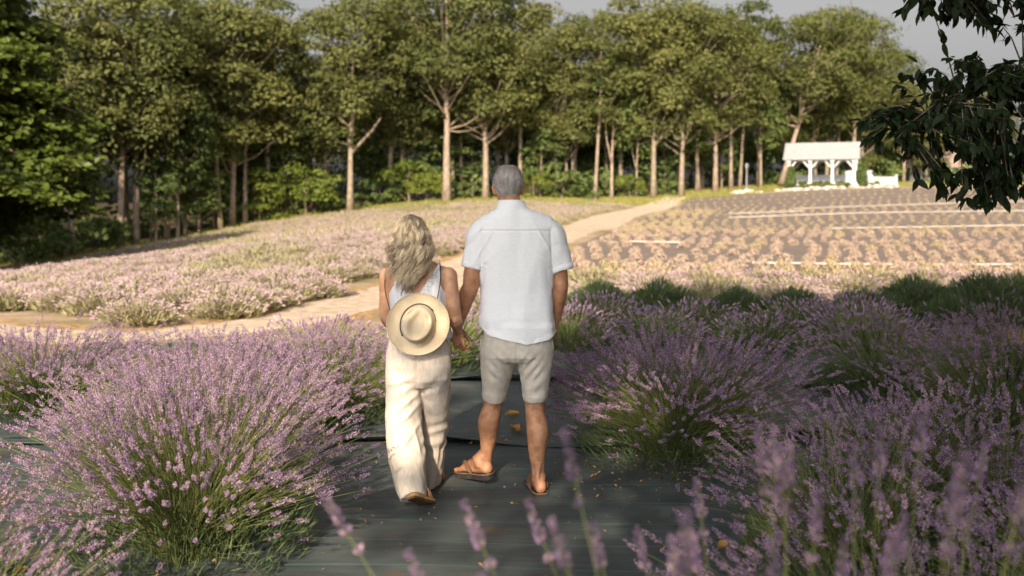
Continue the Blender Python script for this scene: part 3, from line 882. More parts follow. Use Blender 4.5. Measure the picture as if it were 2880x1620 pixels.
def spikes_hi(g, base, axis, length, whorls=8, per=6, fl=.0082):
    """flower spikes: whorls of small pointed florets round the stem's end. base (n,3), axis (n,3)"""
    n = len(base)
    axis = norm(axis)
    S = norm(np.cross(axis, g.normal(size=(n, 3)))); B = np.cross(axis, S)
    L = np.broadcast_to(length, (n,))
    w = np.linspace(0, 1, whorls)
    pos = w[None] * L[:, None]                                   # along
    a = g.uniform(0, 6.283, (n, whorls, per)) 
    a = (np.arange(per) * 6.283 / per)[None, None] + a * .35
    rad = (.0058 * (1 - .45 * w))[None, :, None] * g.uniform(.7, 1.3, (n, whorls, per))
    out = np.cos(a)[..., None] * S[:, None, None] + np.sin(a)[..., None] * B[:, None, None]
    c = base[:, None, None] + axis[:, None, None] * (pos[:, :, None, None] + g.normal(0, .0022, (n, whorls, per, 1))) + out * rad[..., None]
    d = norm(out * .9 + axis[:, None, None] * .75)
    f = fl * (1 - .35 * w)[None, :, None] * g.uniform(.65, 1.3, (n, whorls, per))
    keep = g.uniform(0, 1, (n, whorls, per)) < .88
    c, d, f = c[keep], d[keep], f[keep]
    S2 = norm(np.cross(d, g.normal(size=d.shape))); B2 = np.cross(d, S2)
    f = f[:, None]
    V = np.stack([c - d * f * .35, c + S2 * f * .42 + d * f * .3, c + (-.5 * S2 + .866 * B2) * f * .42 + d * f * .3, c + (-.5 * S2 - .866 * B2) * f * .42 + d * f * .3, c + d * f], 1)
    m = len(c)
    o = (np.arange(m) * 5)[:, None, None]
    T = np.array([[0, 2, 1], [0, 3, 2], [0, 1, 3], [1, 2, 4], [2, 3, 4], [3, 1, 4]])[None]
    tint = np.repeat(np.clip(g.uniform(0, 1, m) ** 1.1, 0, 1), 5)
    return V.reshape(-1, 3), (o + T).reshape(-1, 3), tint

def spikes_lo(g, base, axis, length, w=.011):
    """lumpy double diamond per spike"""
    n = len(base); axis = norm(axis)
    S = norm(np.cross(axis, g.normal(size=(n, 3)))); B = np.cross(axis, S)
    L = np.broadcast_to(length, (n,))[:, None]
    def ring(t, r):
        rr = r * g.uniform(.7, 1.3, (n, 3))
        return [base + axis * L * t + (math.cos(k * 2.094 + t * 2) * S + math.sin(k * 2.094 + t * 2) * B) * rr[:, k:k + 1] for k in range(3)]
    V = np.stack([base] + ring(.25, w) + ring(.6, w * .85) + [base + axis * L], 1)
    T = np.array([[0, 2, 1], [0, 3, 2], [0, 1, 3], [1, 2, 5], [1, 5, 4], [2, 3, 6], [2, 6, 5], [3, 1, 4], [3, 4, 6], [4, 5, 7], [5, 6, 7], [6, 4, 7]])
    F = ((np.arange(n) * 8)[:, None, None] + T[None]).reshape(-1, 3)
    return V.reshape(-1, 3), F, np.repeat(g.uniform(0, 1, n), 8)

def blades(g, n, Rad, H, w=.0035, ln=(.05, .12), k=1.0):
    """narrow leaves filling the lower dome"""
    a = g.uniform(0, 6.283, n); q = np.sqrt(g.uniform(0, 1, n))
    z = g.uniform(.02, 1, n) * H * (1 - .55 * q ** 2)
    P = np.stack([q * Rad * np.cos(a), q * Rad * np.sin(a), z], 1)
    D = norm(np.stack([np.cos(a) * q * 1.1, np.sin(a) * q * 1.1, np.full(n, .9)], 1) + g.normal(0, .4, (n, 3)))
    L = g.uniform(*ln, n)[:, None]
    W = norm(np.cross(D, g.normal(size=(n, 3)))) * w
    V = np.stack([P - W * .4, P + W * .4, P + D * L * .6 + W, P + D * L, P + D * L * .6 - W], 1).reshape(-1, 3)
    F = np.arange(5 * n).reshape(n, 5)
    return V, F, np.repeat(g.uniform(0, 1, n), 5)

def lav_hi(seed, n, Rad, H, nblade=2600, upright=1.0, spike=(.035, .065), foliage=.5):
    g = np.random.default_rng(seed)
    P = stems_paths(g, n, Rad, H, upright=upright, lenj=.12, fall=.52)
    P += (np.linspace(0, 1, 5)[None, :, None] ** 2) * g.normal(0, .045, (n, 1, 3)) * [1, 1, .5] + np.linspace(0, 1, 5)[None, :, None] * np.array([.05, .0, .0]) * np.sin(seed)
    axis = norm(P[:, -1] - P[:, -2] + g.normal(0, .012, (n, 3)))
    V1, F1 = ribbons3(P, .0019, .0011)
    V2, F2, T2 = blades(g, nblade, Rad * .74, H * foliage)
    ts = np.repeat(g.uniform(0, 1, n), P.shape[1] * 3)
    stem = mesh_np("stems", np.concatenate([V1, V2]), [F1, F2 + len(V1)], [M['lav_stem'], M['lav_leaf']], [0, 1], {"tint": np.concatenate([ts, T2])})
    L = g.uniform(*spike, n)
    V, F, T = spikes_hi(g, P[:, -1] - axis * .01, axis, L)
    # lone lower whorl on some stems
    k = g.uniform(0, 1, n) < .4
    b2 = P[k, -1] - axis[k] * g.uniform(.03, .06, (k.sum(), 1))
    Va, Fa, Ta = spikes_hi(g, b2, axis[k], .006, 2, 5)
    lift = np.repeat(g.uniform(-.22, .22, len(V) // 5), 5)
    flower = mesh_np("flower_spikes", np.concatenate([V, Va]), np.concatenate([F, Fa + len(V)]), [M['lav_flower']], attrs={"tint": np.concatenate([T, Ta])})
    return stem, flower

def lav_lo(seed, n, Rad, H, nblade=300, fm='lav_flower', w=.013, spike=(.04, .075), foliage=.55, bw=.007, sm=('lav_stem', 'lav_leaf')):
    g = np.random.default_rng(seed)
    P = stems_paths(g, n, Rad, H, segs=3)
    axis = norm(P[:, -1] - P[:, -2])
    V1, F1 = ribbons3(P, .0035, .0022)
    V2, F2, T2 = blades(g, nblade, Rad * .85, H * foliage, bw, (.08, .17))
    stem = mesh_np("stems", np.concatenate([V1, V2]), [F1, F2 + len(V1)], [M[sm[0]], M[sm[1]]], [0, 1], {"tint": np.concatenate([np.repeat(g.uniform(0, 1, n), 9), T2])})
    V, F, T = spikes_lo(g, P[:, -1] - axis * .02, axis, g.uniform(*spike, n), w)
    return stem, mesh_np("flower_spikes", V, F, [M[fm]], attrs={"tint": T})

def lav_far_arrays(seed, n, Rad, H, w=.03, spike=(.12, .2), nb=40):
    g = np.random.default_rng(seed)
    P = stems_paths(g, n, Rad, H, segs=2)
    axis = norm(P[:, -1] - P[:, 0])
    V, F, T = spikes_lo(g, P[:, -1] - axis * .1, axis, g.uniform(*spike, n), w)
    V2, F2, T2 = blades(g, nb, Rad * .95, H * .75, .03, (.14, .26))
    return V, F, T, V2, F2, T2

HI = [lav_hi(91, 410, .74, .66, 3400), lav_hi(92, 370, .80, .62, 3400, upright=1.1), lav_hi(1, 1400, .80, .72, spike=(.04, .085)), lav_hi(2, 950, .72, .56, spike=(.04, .08)), lav_hi(3, 620, .60, .70, upright=1.15), lav_hi(4, 950, .84, .56, spike=(.04, .08))]
MID = [lav_lo(5, 300, .66, .48, 800, w=.010), lav_lo(6, 260, .64, .45, 800, w=.010), lav_lo(7, 220, .62, .42, 800, w=.010)]
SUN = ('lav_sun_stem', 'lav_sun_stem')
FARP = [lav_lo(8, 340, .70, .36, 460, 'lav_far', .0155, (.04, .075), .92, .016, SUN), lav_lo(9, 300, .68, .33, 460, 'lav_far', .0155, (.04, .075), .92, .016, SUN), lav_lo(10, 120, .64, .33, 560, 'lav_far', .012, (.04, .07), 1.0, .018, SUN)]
def dome(seed, n, Rad, H):
    g = np.random.default_rng(seed)
    v = norm(g.normal(size=(n, 3))); v[:, 2] = np.abs(v[:, 2])
    lump = 1 + .10 * np.sin(v[:, 0] * 6 + 1) * np.cos(v[:, 1] * 7) + .06 * np.sin(v[:, 2] * 9 + v[:, 0] * 5)
    P = v * [Rad, Rad, H] * (lump * g.uniform(.55, 1.0, n) ** .5)[:, None]
    D = norm(v + g.normal(0, .40, (n, 3)) + [0, 0, .5]); L = g.uniform(.05, .11, n)[:, None]
    W_ = norm(np.cross(D, v + g.normal(0, .6, (n, 3)))) * .0045
    V = np.stack([P - W_ * .5, P + W_ * .5, P + D * L * .6 + W_, P + D * L, P + D * L * .6 - W_], 1).reshape(-1, 3)
    st_ = mesh_np("stems", V, np.arange(5 * n).reshape(n, 5), [M['lav_leaf']], attrs={"tint": np.repeat(g.uniform(0, 1, n), 5)})
    k = 14; a_ = g.uniform(0, 6.28, k); q = np.sqrt(g.uniform(0, .7, k))
    B = np.stack([q * Rad * np.cos(a_), q * Rad * np.sin(a_), H * np.sqrt(1 - q * q)], 1)
    v2, f2, t2 = spikes_lo(g, B, np.stack([q * np.cos(a_), q * np.sin(a_), np.ones(k)], 1), g.uniform(.06, .12, k), .007)
    return st_, mesh_np("flower_spikes", v2, f2, [M['lav_flower']], attrs={"tint": t2})
GREEN = [dome(15, 5200, .48, .46)]

def lav(name, proto, x, y, label, group, s=1.0, rz=None, sz=1.0):
    t = thing(name, label, "lavender", (x, y, gz(x, y) + .01), random.uniform(0, 6.28) if rz is None else rz, group, (s, s, s * sz))
    a = link("stems", proto[0], t); b = link("flower_spikes", proto[1], t)
    a["kind"] = "stuff"; b["kind"] = "stuff"
    return t
G_NEAR = "lavender bushes beside the couple's walkway"
NEAR = [
    (HI[2], -1.43, 4.46, .86, 1.15, "largest sunlit lavender bush, left of the woman and nearest her"),
    (HI[1], -1.72, 2.92, .72, 1.15, "loose lavender bush cut by the bottom left corner"),
    (HI[3], -3.45, 7.35, 1.15, .82, "sunlit lavender bush at the left edge beyond the bare mat"),
    (HI[5], -4.75, 7.9, 1.0, .80, "lavender bush at the left edge, behind its sunlit neighbour"),
    (HI[3], -1.38, 7.15, 1.0, .98, "half shaded lavender bush directly left of the woman's trousers"),
    (HI[5], -2.45, 7.95, .95, .82, "lavender bush between the largest bush and the pale path"),
    (HI[2], 1.02, 6.15, 1.04, .86, "lavender bush with a yellow sunlit patch, right of the man's legs"),
    (HI[0], 1.98, 5.05, .86, .95, "shaded lavender bush leaning over the mat, right of the man's sandals"),
    (HI[1], 2.22, 4.45, 1.02, .98, "dark purple lavender bush at the right edge of the picture"),
    (HI[0], 3.25, 6.6, 1.05, .95, "shaded lavender bush beyond the one at the right edge"),
    (HI[1], 1.18, 2.75, 1.0, .98, "out of focus lavender bush at the bottom right"),
    (HI[0], 2.0, 3.0, 1.0, .95, "out of focus lavender bush in the bottom right corner"),
    (HI[1], 3.05, 8.1, 1.0, .9, "shaded lavender bush before the mulch patch on the right"),
    (HI[0], 4.4, 8.7, 1.0, .9, "shaded lavender bush at the right edge before the mulch patch"),
    (HI[5], -1.80, 6.20, .98, 1.05, "half sunlit lavender bush just behind the largest one on the left"),
    (HI[0], 1.48, 4.32, .86, .92, "shaded lavender bush spreading over the mat at the lower right"),
    (HI[1], 2.75, 3.55, .95, 1.0, "shaded lavender bush in the lower right, against the frame"),
    (HI[0], 1.75, 1.95, .80, 1.05, "blurred lavender bush at the very bottom right"),
    (HI[1], -2.35, 3.75, .72, 1.05, "loose lavender bush at the lower left edge, beside the largest bush"),
    (HI[0], -1.05, 2.55, .50, 1.0, "small blurred lavender bush at the bottom edge, left of the walkway"),
]
for pr, x, y, s, sz, lab in NEAR:
    lav("lavender_bush", pr, x, y, lab, G_NEAR, s, sz=sz)

# the bush just before the camera: its blurred flower stems stand out one by one
def flower_stem(seed):
    g = np.random.default_rng(seed)
    P = np.zeros((1, 7, 3)); s = np.linspace(0, 1, 7)
    P[0, :, 2] = s; P[0, :, 0] = .05 * s ** 2; 
    V1, F1 = ribbons3(P, .0019, .0014)
    ax = norm(P[:, -1] - P[:, -2])
    V, F, T = spikes_hi(g, P[:, -1] - ax * .05, ax, .062, 9, 7, .0085)
    Va, Fa, Ta = spikes_hi(g, P[:, -1] - ax * .085, ax, .006, 2, 6, .008)
    n1 = len(V1)
    return mesh_np("flower_stem", np.concatenate([V1, V, Va]), [F1, np.concatenate([F + n1, Fa + n1 + len(V)])], [M['lav_stem'], M['lav_flower']], [0, 1],
                   {"tint": np.concatenate([np.full(n1, .5), T, Ta])})
FST = [flower_stem(i) for i in (41, 42, 43)]
fb = lav("lavender_bush", lav_hi(44, 150, .5, .70, 1500), .45, 1.62, "very near lavender bush whose blurred spikes rise along the bottom edge", G_NEAR, 1.0, rz=0)
g3 = np.random.default_rng(21)
def place_stem(bx, by, tx, ty, tz):
    o = link("flower_stem", FST[g3.integers(3)], fb)
    b = Vector((bx, by, 0)); t = Vector((tx, ty, tz))
    d = t - b
    o.rotation_euler = d.to_track_quat('Z', 'Y').to_euler()
    o.location = b
    o.scale = (1, 1, 1)
    k = d.length / 1.0
    o.scale = (1.0, 1.0, k)
# tips in the bush's own space
TIPS = [(-.73, .12, 1.07), (-.60, -.02, 1.01), (-.48, .06, 1.05), (-.41, -.06, 1.08), (-.30, .05, 1.04), (-.22, .0, 1.07), (-.12, .1, 1.03), (-.04, -.06, 1.10), (-.33, .03, 1.20), (-.02, .08, 1.13), (.02, .02, 1.21), (.08, .1, 1.12), (.16, -.06, 1.08), (.22, .08, 1.16),
        (.06, .2, 1.17), (.30, .0, 1.10), (.36, .14, 1.20), (.44, -.04, 1.12), (.50, .1, 1.07), (.56, .05, 1.15), (.64, -.06, 1.05), (.70, .12, 1.10), (.78, .0, 1.04), (-.36, .25, 1.05), (-.02, .3, 1.08), (.26, .3, 1.10), (.5, .33, 1.12), (.72, .3, 1.06), (.0, -.05, .98), (.14, .05, .98), (-.2, .2, .99), (-.28, -.35, 1.16), (-.14, -.3, 1.13), (.05, -.4, 1.24), (.2, -.35, 1.2), (.33, -.4, 1.18), (-.5, -.3, 1.12), (.45, -.35, 1.22), (-.05, -.45, 1.19)]
for tx, ty, tz in TIPS:
    place_stem(tx * .18 + g3.normal(0, .03), ty * .3 + g3.normal(0, .03), tx + g3.normal(0, .02), ty + g3.normal(0, .02), tz + g3.normal(0, .02))

# middle distance: rows up to the sunlit slope
count_ind = len(NEAR) + 1
def rows_mid():
    out = []
    g = np.random.default_rng(17)
    for x in (-.75, -1.7):
        out.append((x + g.normal(0, .08), 9.3 + g.normal(0, .12), "row behind the left bushes, before the pale path"))
    for x in (-.3,):
        out.append((x - .25, 11.2 + g.normal(0, .12), "row behind the left bushes, before the pale path"))
    for x in np.arange(.55, 8.2, 1.0):
        out.append((x + g.normal(0, .08), 10.5 + g.normal(0, .12), "shaded row across the right, beyond the bare mat"))
    for x in np.arange(.1, 5.4, 1.0):
        out.append((x + g.normal(0, .08), 11.7 + g.normal(0, .12), "shaded row across the right, beyond the bare mat"))
    return out
for i, (x, y, kind) in enumerate(rows_mid()):
    right = "right" in kind and "left" not in kind
    if right and x > 4.3 and y < 12.8: continue
    lav("lavender_bush", MID[i % 3], x, y, "purple lavender bush in the shaded row beyond the bare mat at right" if right else "purple lavender bush in the row between the left bushes and pale path",
        "lavender of the shaded rows on the right" if right else "lavender before the pale path", random.uniform(.9, 1.08))
    count_ind += 1
# the first sunlit rows of lavender beyond the shade, right of the path
for y0 in (14.1, 15.5, 17.0):
    for x in np.arange(-.1 if y0 < 15 else .3, .56 * y0, .98):
        lav("lavender_bush", FARP[random.randrange(3)], x + random.uniform(-.1, .1), y0 + random.uniform(-.15, .15), "pale green and lilac lavender bush in the first sunlit rows beyond the shade", "lavender of the first sunlit rows", random.uniform(.85, 1.1))
        count_ind += 1
# round green bushes without flowers at the end of the shade
GRN = [(4.95, 11.25, .95, "round green cut bush standing alone at the mulch patch on the right"), (6.1, 12.9, 1.2, "larger round green bush at the right edge of the picture"), (5.35, 13.2, 1.1, "round green bush left of the largest at the right edge"),
       (6.9, 13.7, 1.1, "round green bush behind the largest at the right edge")]
for x, y, s, lab in GRN:
    lav("cut_lavender", GREEN[0], x, y, lab, "round green bushes at the end of the shade", s)
for i, x in enumerate(np.arange(.35, 6.2, .82)):
    lav("cut_lavender", GREEN[0], x + random.uniform(-.12, .12), 12.75 + random.uniform(-.2, .2), "low green bush in the last shaded row before the sunlit slope", "low green bushes of the last shaded row", random.uniform(.8, 1.1))

# the sunlit lavender slope on the left: the nearest plants one by one, the rest as one field
def field_points():
    g = np.random.default_rng(23)
    pts = []
    # rows run up the slope roughly along the path; spaced 1.25 m, plants .95 m apart
    for r in range(0, 56):
        off = .92 + r * 1.0
        T = norm(np.gradient(PATH_S, axis=0)); Nn = np.stack([-T[:, 1], T[:, 0]], 1)
        line = PATH_S + Nn * (PATH_SW[:, None] * 0 + off + np.interp(PATH_S[:, 1], [12, 80], [.0, .4])[:, None])
        L = np.concatenate([[0], np.cumsum(np.linalg.norm(np.diff(line, axis=0), axis=1))])
        for s in np.arange(g.uniform(0, .8), L[-1], .80):
            pts.append((np.interp(s, L, line[:, 0]) + g.normal(0, .09), np.interp(s, L, line[:, 1]) + g.normal(0, .09), r))
    P = np.array(pts)
    e = edge_dist(P[:, 0], P[:, 1]); d, side = path_dist(P[:, 0], P[:, 1])
    u = 1440 + 2800 * P[:, 0] / np.maximum(P[:, 1], 1)
    ok = (e > 4.6) & (d > .22) & (side > 0) & (P[:, 1] > 12.5) & (P[:, 1] < 79) & (u > -120) & (u < 2000)
    ok &= ~((np.sin(P[:, 2] * 1.7) > .93) & (g.uniform(0, 1, len(P)) < .75))
    ok &= g.uniform(0, 1, len(P)) > .05
    P = P[ok]
    # thin out doubles from converging rows
    keep = []
    cell = {}
    for p in P:
        k = (int(p[0] / .8), int(p[1] / .8))
        if any((p[0] - q[0]) ** 2 + (p[1] - q[1]) ** 2 < .60 ** 2 for dx in (-1, 0, 1) for dy in (-1, 0, 1) for q in cell.get((k[0] + dx, k[1] + dy), [])):
            continue
        cell.setdefault(k, []).append(p); keep.append(p)
    return np.array(keep)
FP = field_points()
FP = FP[np.argsort(FP[:, 1])]
n_ind = max(0, 296 - count_ind)
lab_f = "pale lilac lavender bush on the sunlit slope left of the winding path"
for i in range(min(n_ind, len(FP))):
    x, y, r = FP[i]
    pr = FARP[2] if mnoise.noise(Vector((x * .25, y * .25, 3))) > .22 else FARP[i % 2]
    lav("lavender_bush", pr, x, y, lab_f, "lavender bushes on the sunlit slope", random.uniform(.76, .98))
def far_field():
    rest = FP[n_ind:]
    pro = [lav_far_arrays(50, 74, .76, .35, .024, (.06, .10), 70), lav_far_arrays(51, 66, .74, .32, .024, (.06, .10), 70), lav_far_arrays(52, 26, .70, .31, .022, (.06, .09), 110)]
    V, FT, FQ, T = [], [], [], []
    n = 0
    g = np.random.default_rng(29)
    zz = ground_z(rest[:, 0], rest[:, 1])
    for (x, y, r), z in zip(rest, zz):
        v, f, t, v2, f2, t2 = pro[2] if mnoise.noise(Vector((x * .22, y * .22, 3))) > .16 else pro[g.integers(2)]
        a = g.uniform(0, 6.28); s = g.uniform(.78, 1.0)
        ca, sa = math.cos(a) * s, math.sin(a) * s
        A = np.array([[ca, -sa, 0], [sa, ca, 0], [0, 0, s]])
        V.append(v @ A.T + [x, y, z]); FT.append(f + n); n += len(v); T.append(t)
        V.append(v2 @ A.T + [x, y, z]); FQ.append(f2 + n); n += len(v2); T.append(t2)
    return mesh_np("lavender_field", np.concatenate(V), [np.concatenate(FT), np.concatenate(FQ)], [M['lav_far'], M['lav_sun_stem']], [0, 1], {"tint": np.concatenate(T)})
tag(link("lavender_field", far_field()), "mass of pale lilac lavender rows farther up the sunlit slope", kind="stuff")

# ------------------------------------------------------------------ the striped rows on the right
def clump(seed, n=230, Rad=.22, H=.25, ln=(.05, .10), w=.016):
    g = np.random.default_rng(seed)
    v = norm(g.normal(size=(n, 3))); v[:, 2] = np.abs(v[:, 2])
    lump = 1 + .12 * np.sin(v[:, 0] * 4 + seed) * np.cos(v[:, 1] * 5)
    P = v * [Rad, Rad, H] * (lump * g.uniform(.70, .92, n))[:, None]
    D = norm(v * .35 + g.normal(0, .45, (n, 3)) + [0, 0, .55]); L = g.uniform(*ln, n)[:, None]
    Wd = norm(np.cross(D, v + g.normal(0, .5, (n, 3)))) * w
    V = np.stack([P - D * L * .4, P - Wd, P + D * L * .6, P + Wd], 1).reshape(-1, 3)
    V[:, 2] = np.maximum(V[:, 2], .005)
    k = n // 2
    F = np.arange(4 * n).reshape(n, 4); T = np.repeat(g.uniform(0, 1, n), 4)
    return V[:k * 4], F[:k], T[:k * 4], V[k * 4:], F[k:] - k * 4, T[k * 4:]
CL = [clump(61), clump(62, 220, .20, .22), clump(63, 60, .13, .17, (.05, .09), .013)]
def clump_mesh(c, m1='dry_lav'):
    V, F, T, V2, F2, T2 = c
    return mesh_np("clump", np.concatenate([V, V2]), [F, F2 + len(V)], [M[m1], M['dry_lav']], [0, 1], {"tint": np.concatenate([T, T2])})
M['dry_green'] = mat('dried_lavender_green', (.30, .25, .11), (.54, .45, .26), scale=5, rough=.85, spec=.1, translucent=.2, attr=True)
CLM = [clump_mesh(CL[0]), clump_mesh(CL[1]), clump_mesh(CL[2]), clump_mesh(CL[0], 'dry_green'), clump_mesh(CL[2], 'dry_green')]
# (y, kind) kind 0: full clumps, 1: tiny sprouts
ROWS = [(18.7, 3), (20.5, 3), (22.3, 0), (24.2, 0), (26.3, 0), (28.6, 0), (30.6, 0), (32.2, 1), (34.0, 1), (36.0, 0), (38.2, 0), (40.0, 1), (41.6, 1), (43.8, 1), (46.0, 1), (48.3, 1), (50.6, 1), (53.6, 1), (56, 1), (58.6, 1), (61, 1), (63.8, 1), (66.5, 4), (69.5, 4), (72.5, 4), (75.5, 4)]
clumps = []
g4 = np.random.default_rng(31)
for y0, kind in ROWS:
    k = np.abs(PATH_S[:, 1] - y0).argmin()
    x = PATH_S[k, 0] + PATH_SW[k] + .7 + g4.uniform(0, .3)
    while x < .56 * y0 + 2:
        yy = y0 + .0016 * (x - 10) ** 2 + .05 * math.sin(x * .4)
        kd = kind
        if kind == 1 and x < 4 + (y0 - 28) * .25: kd = 0
        if g4.uniform() > .05:
            clumps.append((x + g4.normal(0, .05), yy + g4.normal(0, .03), kd))
        x += (.50 if kind in (0, 3) else .50) * (1 + (y0 - 20) * .006)
clumps.sort(key=lambda c: c[1])
def clump_kind(kd):
    if kd == 3: return 3 if g4.uniform() < .5 else 0
    if kd == 0: return [0, 1, 0, 1, 3][g4.integers(5)] if g4.uniform() < .6 else g4.integers(2)
    if kd == 4: return 4
    return 2
for x, y, kd in clumps[:298]:
    k = int(clump_kind(kd))
    t = link("dried_lavender", CLM[k])
    s = g4.uniform(.80, .98) * (1.35 if kd == 3 else 1)
    t.location = (x, y, gz(x, y) + .01); t.rotation_euler = (0, 0, g4.uniform(0, 6.28)); t.scale = (s, s, s)
    tag(t, "small tan dried lavender clump in the striped rows on the right slope", "lavender", "dried lavender clumps in rows on the right slope")
def rest_clumps():
    V, F, F2, T = [], [], [], []
    n = 0
    for x, y, kd in clumps[298:]:
        k = int(clump_kind(kd))
        v, f, t, v2, f2, t2 = CL[[0, 1, 2, 0, 2][k]]
        s = g4.uniform(.80, 1.0) * (1.1 if y > 40 else 1); a = g4.uniform(0, 6.28)
        A = np.array([[math.cos(a) * s, -math.sin(a) * s, 0], [math.sin(a) * s, math.cos(a) * s, 0], [0, 0, s]])
        z = gz(x, y) + .01
        V.append(v @ A.T + [x, y, z]); F.append(f + n); n += len(v); T.append(t)
        V.append(v2 @ A.T + [x, y, z]); F2.append(f2 + n); n += len(v2); T.append(t2)
    return mesh_np("dried_lavender_rows", np.concatenate(V), [np.concatenate(F), np.concatenate(F2)], [M['dry_green'], M['dry_lav']], [0, 1], {"tint": np.concatenate(T)})
tag(link("dried_lavender_rows", rest_clumps()), "small dried lavender clumps in the farther rows up the right slope", kind="stuff")

M['pipe'] = mat('pipe_white', (.40, .345, .30), (.50, .44, .39), scale=2, rough=.5, spec=.4)
PIPES = [(23.2, 5.6, 13.2, "white irrigation pipe seen in dashes between the nearest tan clumps"), (30.2, 3.6, 5.2, "short white irrigation pipe near the path's edge"), (41.6, 13.2, 24, "white irrigation pipe above the two tan rows, at the right"),
         (53.2, 11.6, 30, "pale irrigation pipe curving across the upper slope"), (61.8, 17.5, 36, "uppermost pale irrigation pipe below the pavilion"), (58.0, 12.6, 17.0, "short pale pipe rising left of the uppermost one")]
for y0, x0, x1, lab in PIPES:
    xs = np.linspace(x0, x1, 26)
    ys = y0 + .0016 * (xs - 10) ** 2 + .04 * np.sin(xs * .5)
    b = MB(); b.tube(np.stack([xs, ys, ground_z(xs, ys) + .07], 1), [.028] * 26, 8)
    tag(link("irrigation_pipe", b.mesh("irrigation_pipe", [M['pipe']], True)), lab, "pipe", "irrigation pipes on the right slope")

# grass along the wood's edge
def edge_grass():
    g = np.random.default_rng(37)
    L = np.concatenate([[0], np.cumsum(np.linalg.norm(np.diff(EDGE_S, axis=0), axis=1))])
    n = 15000
    q = g.uniform(10, L[-1] - 20, n); off = g.uniform(-4.2, 2.2, n)
    x = np.interp(q, L, EDGE_S[:, 0]); y = np.interp(q, L, EDGE_S[:, 1])
    tx, ty = np.interp(q, L, np.gradient(EDGE_S[:, 0], L)), np.interp(q, L, np.gradient(EDGE_S[:, 1], L))
    x = x - ty * off; y = y + tx * off
    z = ground_z(x, y)
    P = np.stack([x, y, z], 1)
    D = norm(g.normal(0, .35, (n, 3)) + [0, 0, 1]); W = norm(np.cross(D, g.normal(size=(n, 3)))) * .035
    H = g.uniform(.08, .3, n)[:, None]
    V = np.stack([P - W, P + W, P + D * H], 1).reshape(-1, 3)
    return mesh_np("grass", V, np.arange(3 * n).reshape(n, 3), [M['grass']], attrs={"tint": np.repeat(g.uniform(0, 1, n), 3)})
M['grass'] = mat('grass_blades', (.14, .155, .04), (.36, .32, .10), scale=3, rough=.8, spec=.15, translucent=.3, attr=True)
tag(link("grass", edge_grass()), "sunlit yellow green grass along the wood's edge", kind="stuff")

# leaf litter on the mats
def litter():
    g = np.random.default_rng(43)
    P = []
    for cx, cyy, sx, sy, n in ((-2.3, 5.6, .9, .5, 420), (-2.1, 4.2, .5, .7, 260), (.1, 6.45, .9, .05, 160), (.75, 5.75, .35, .25, 160), (0, 4.4, 1.3, 1.0, 240), (-.9, 6.9, .4, .4, 200), (1.6, 9.5, .8, .5, 120), (5.4, 11.4, .9, .6, 700)):
        P.append(np.stack([g.normal(cx, sx, n), g.normal(cyy, sy, n)], 1))
    P = np.concatenate(P)
    z = ground_z(P[:, 0], P[:, 1]) + .030 + g.uniform(0, .012, len(P))
    V, F = cards(np.concatenate([P, z[:, None]], 1), g.normal(0, .35, (len(P), 3)) + [0, 0, 1], g.uniform(.010, .030, len(P)), .5, .15)
    return mesh_np("leaf_litter", V, F, [M['dry_leaf']], attrs={"tint": np.repeat(g.uniform(0, 1, len(P)), 4)})
M['dry_leaf'] = mat('dry_leaf', (.28, .13, .035), (.62, .38, .12), scale=6, rough=.7, spec=.2, translucent=.25, attr=True)
tag(link("leaf_litter", litter()), "scattered brown leaf crumbs and petals on the dark mats", kind="stuff")
def curled_leaf(seed, s):
    g = np.random.default_rng(seed)
    nu, nv = 9, 5
    V = []
    for i in range(nu):
        t = i / (nu - 1)
        w = s * .34 * math.sin(math.pi * (t * .94 + .03)) ** .8
        for j in range(nv):
            q = (j / (nv - 1) - .5) * 2
            V.append((s * (t - .5), q * w, .012 + s * (.30 * q * q * math.sin(math.pi * t) + .22 * (t - .45) ** 2 * 4 * (.7 + .3 * q)) + g.normal(0, s * .02)))
    F = [[i * nv + j, (i + 1) * nv + j, (i + 1) * nv + j + 1, i * nv + j + 1] for i in range(nu - 1) for j in range(nv - 1)]
    return mesh_np("dry_leaf", np.array(V), np.array(F), [M['dry_leaf']], attrs={"tint": np.full(len(V), .75)}, smooth=True)
for i, (x, y, s, rz, lab) in enumerate([(.0, 7.15, .11, .4, "curled orange dry leaf on the mat between the man's legs, upper one"), (.02, 6.75, .10, 2.0, "curled orange dry leaf on the mat between the man's legs, lower one"), (.05, 6.68, .07, 4.0, "small dry leaf touching the lower orange one"),
                              (-2.05, 4.15, .07, 1.0, "pale dry leaf on the mat at the lower left"), (.95, 4.45, .08, .6, "dry leaf on the mat under the right lavender bush")]):
    o = link("dry_leaf", curled_leaf(100 + i, s)); o.location = (x, y, .03); o.rotation_euler = (0, 0, rz)
    tag(o, lab, "leaf", "dry leaves on the mats")
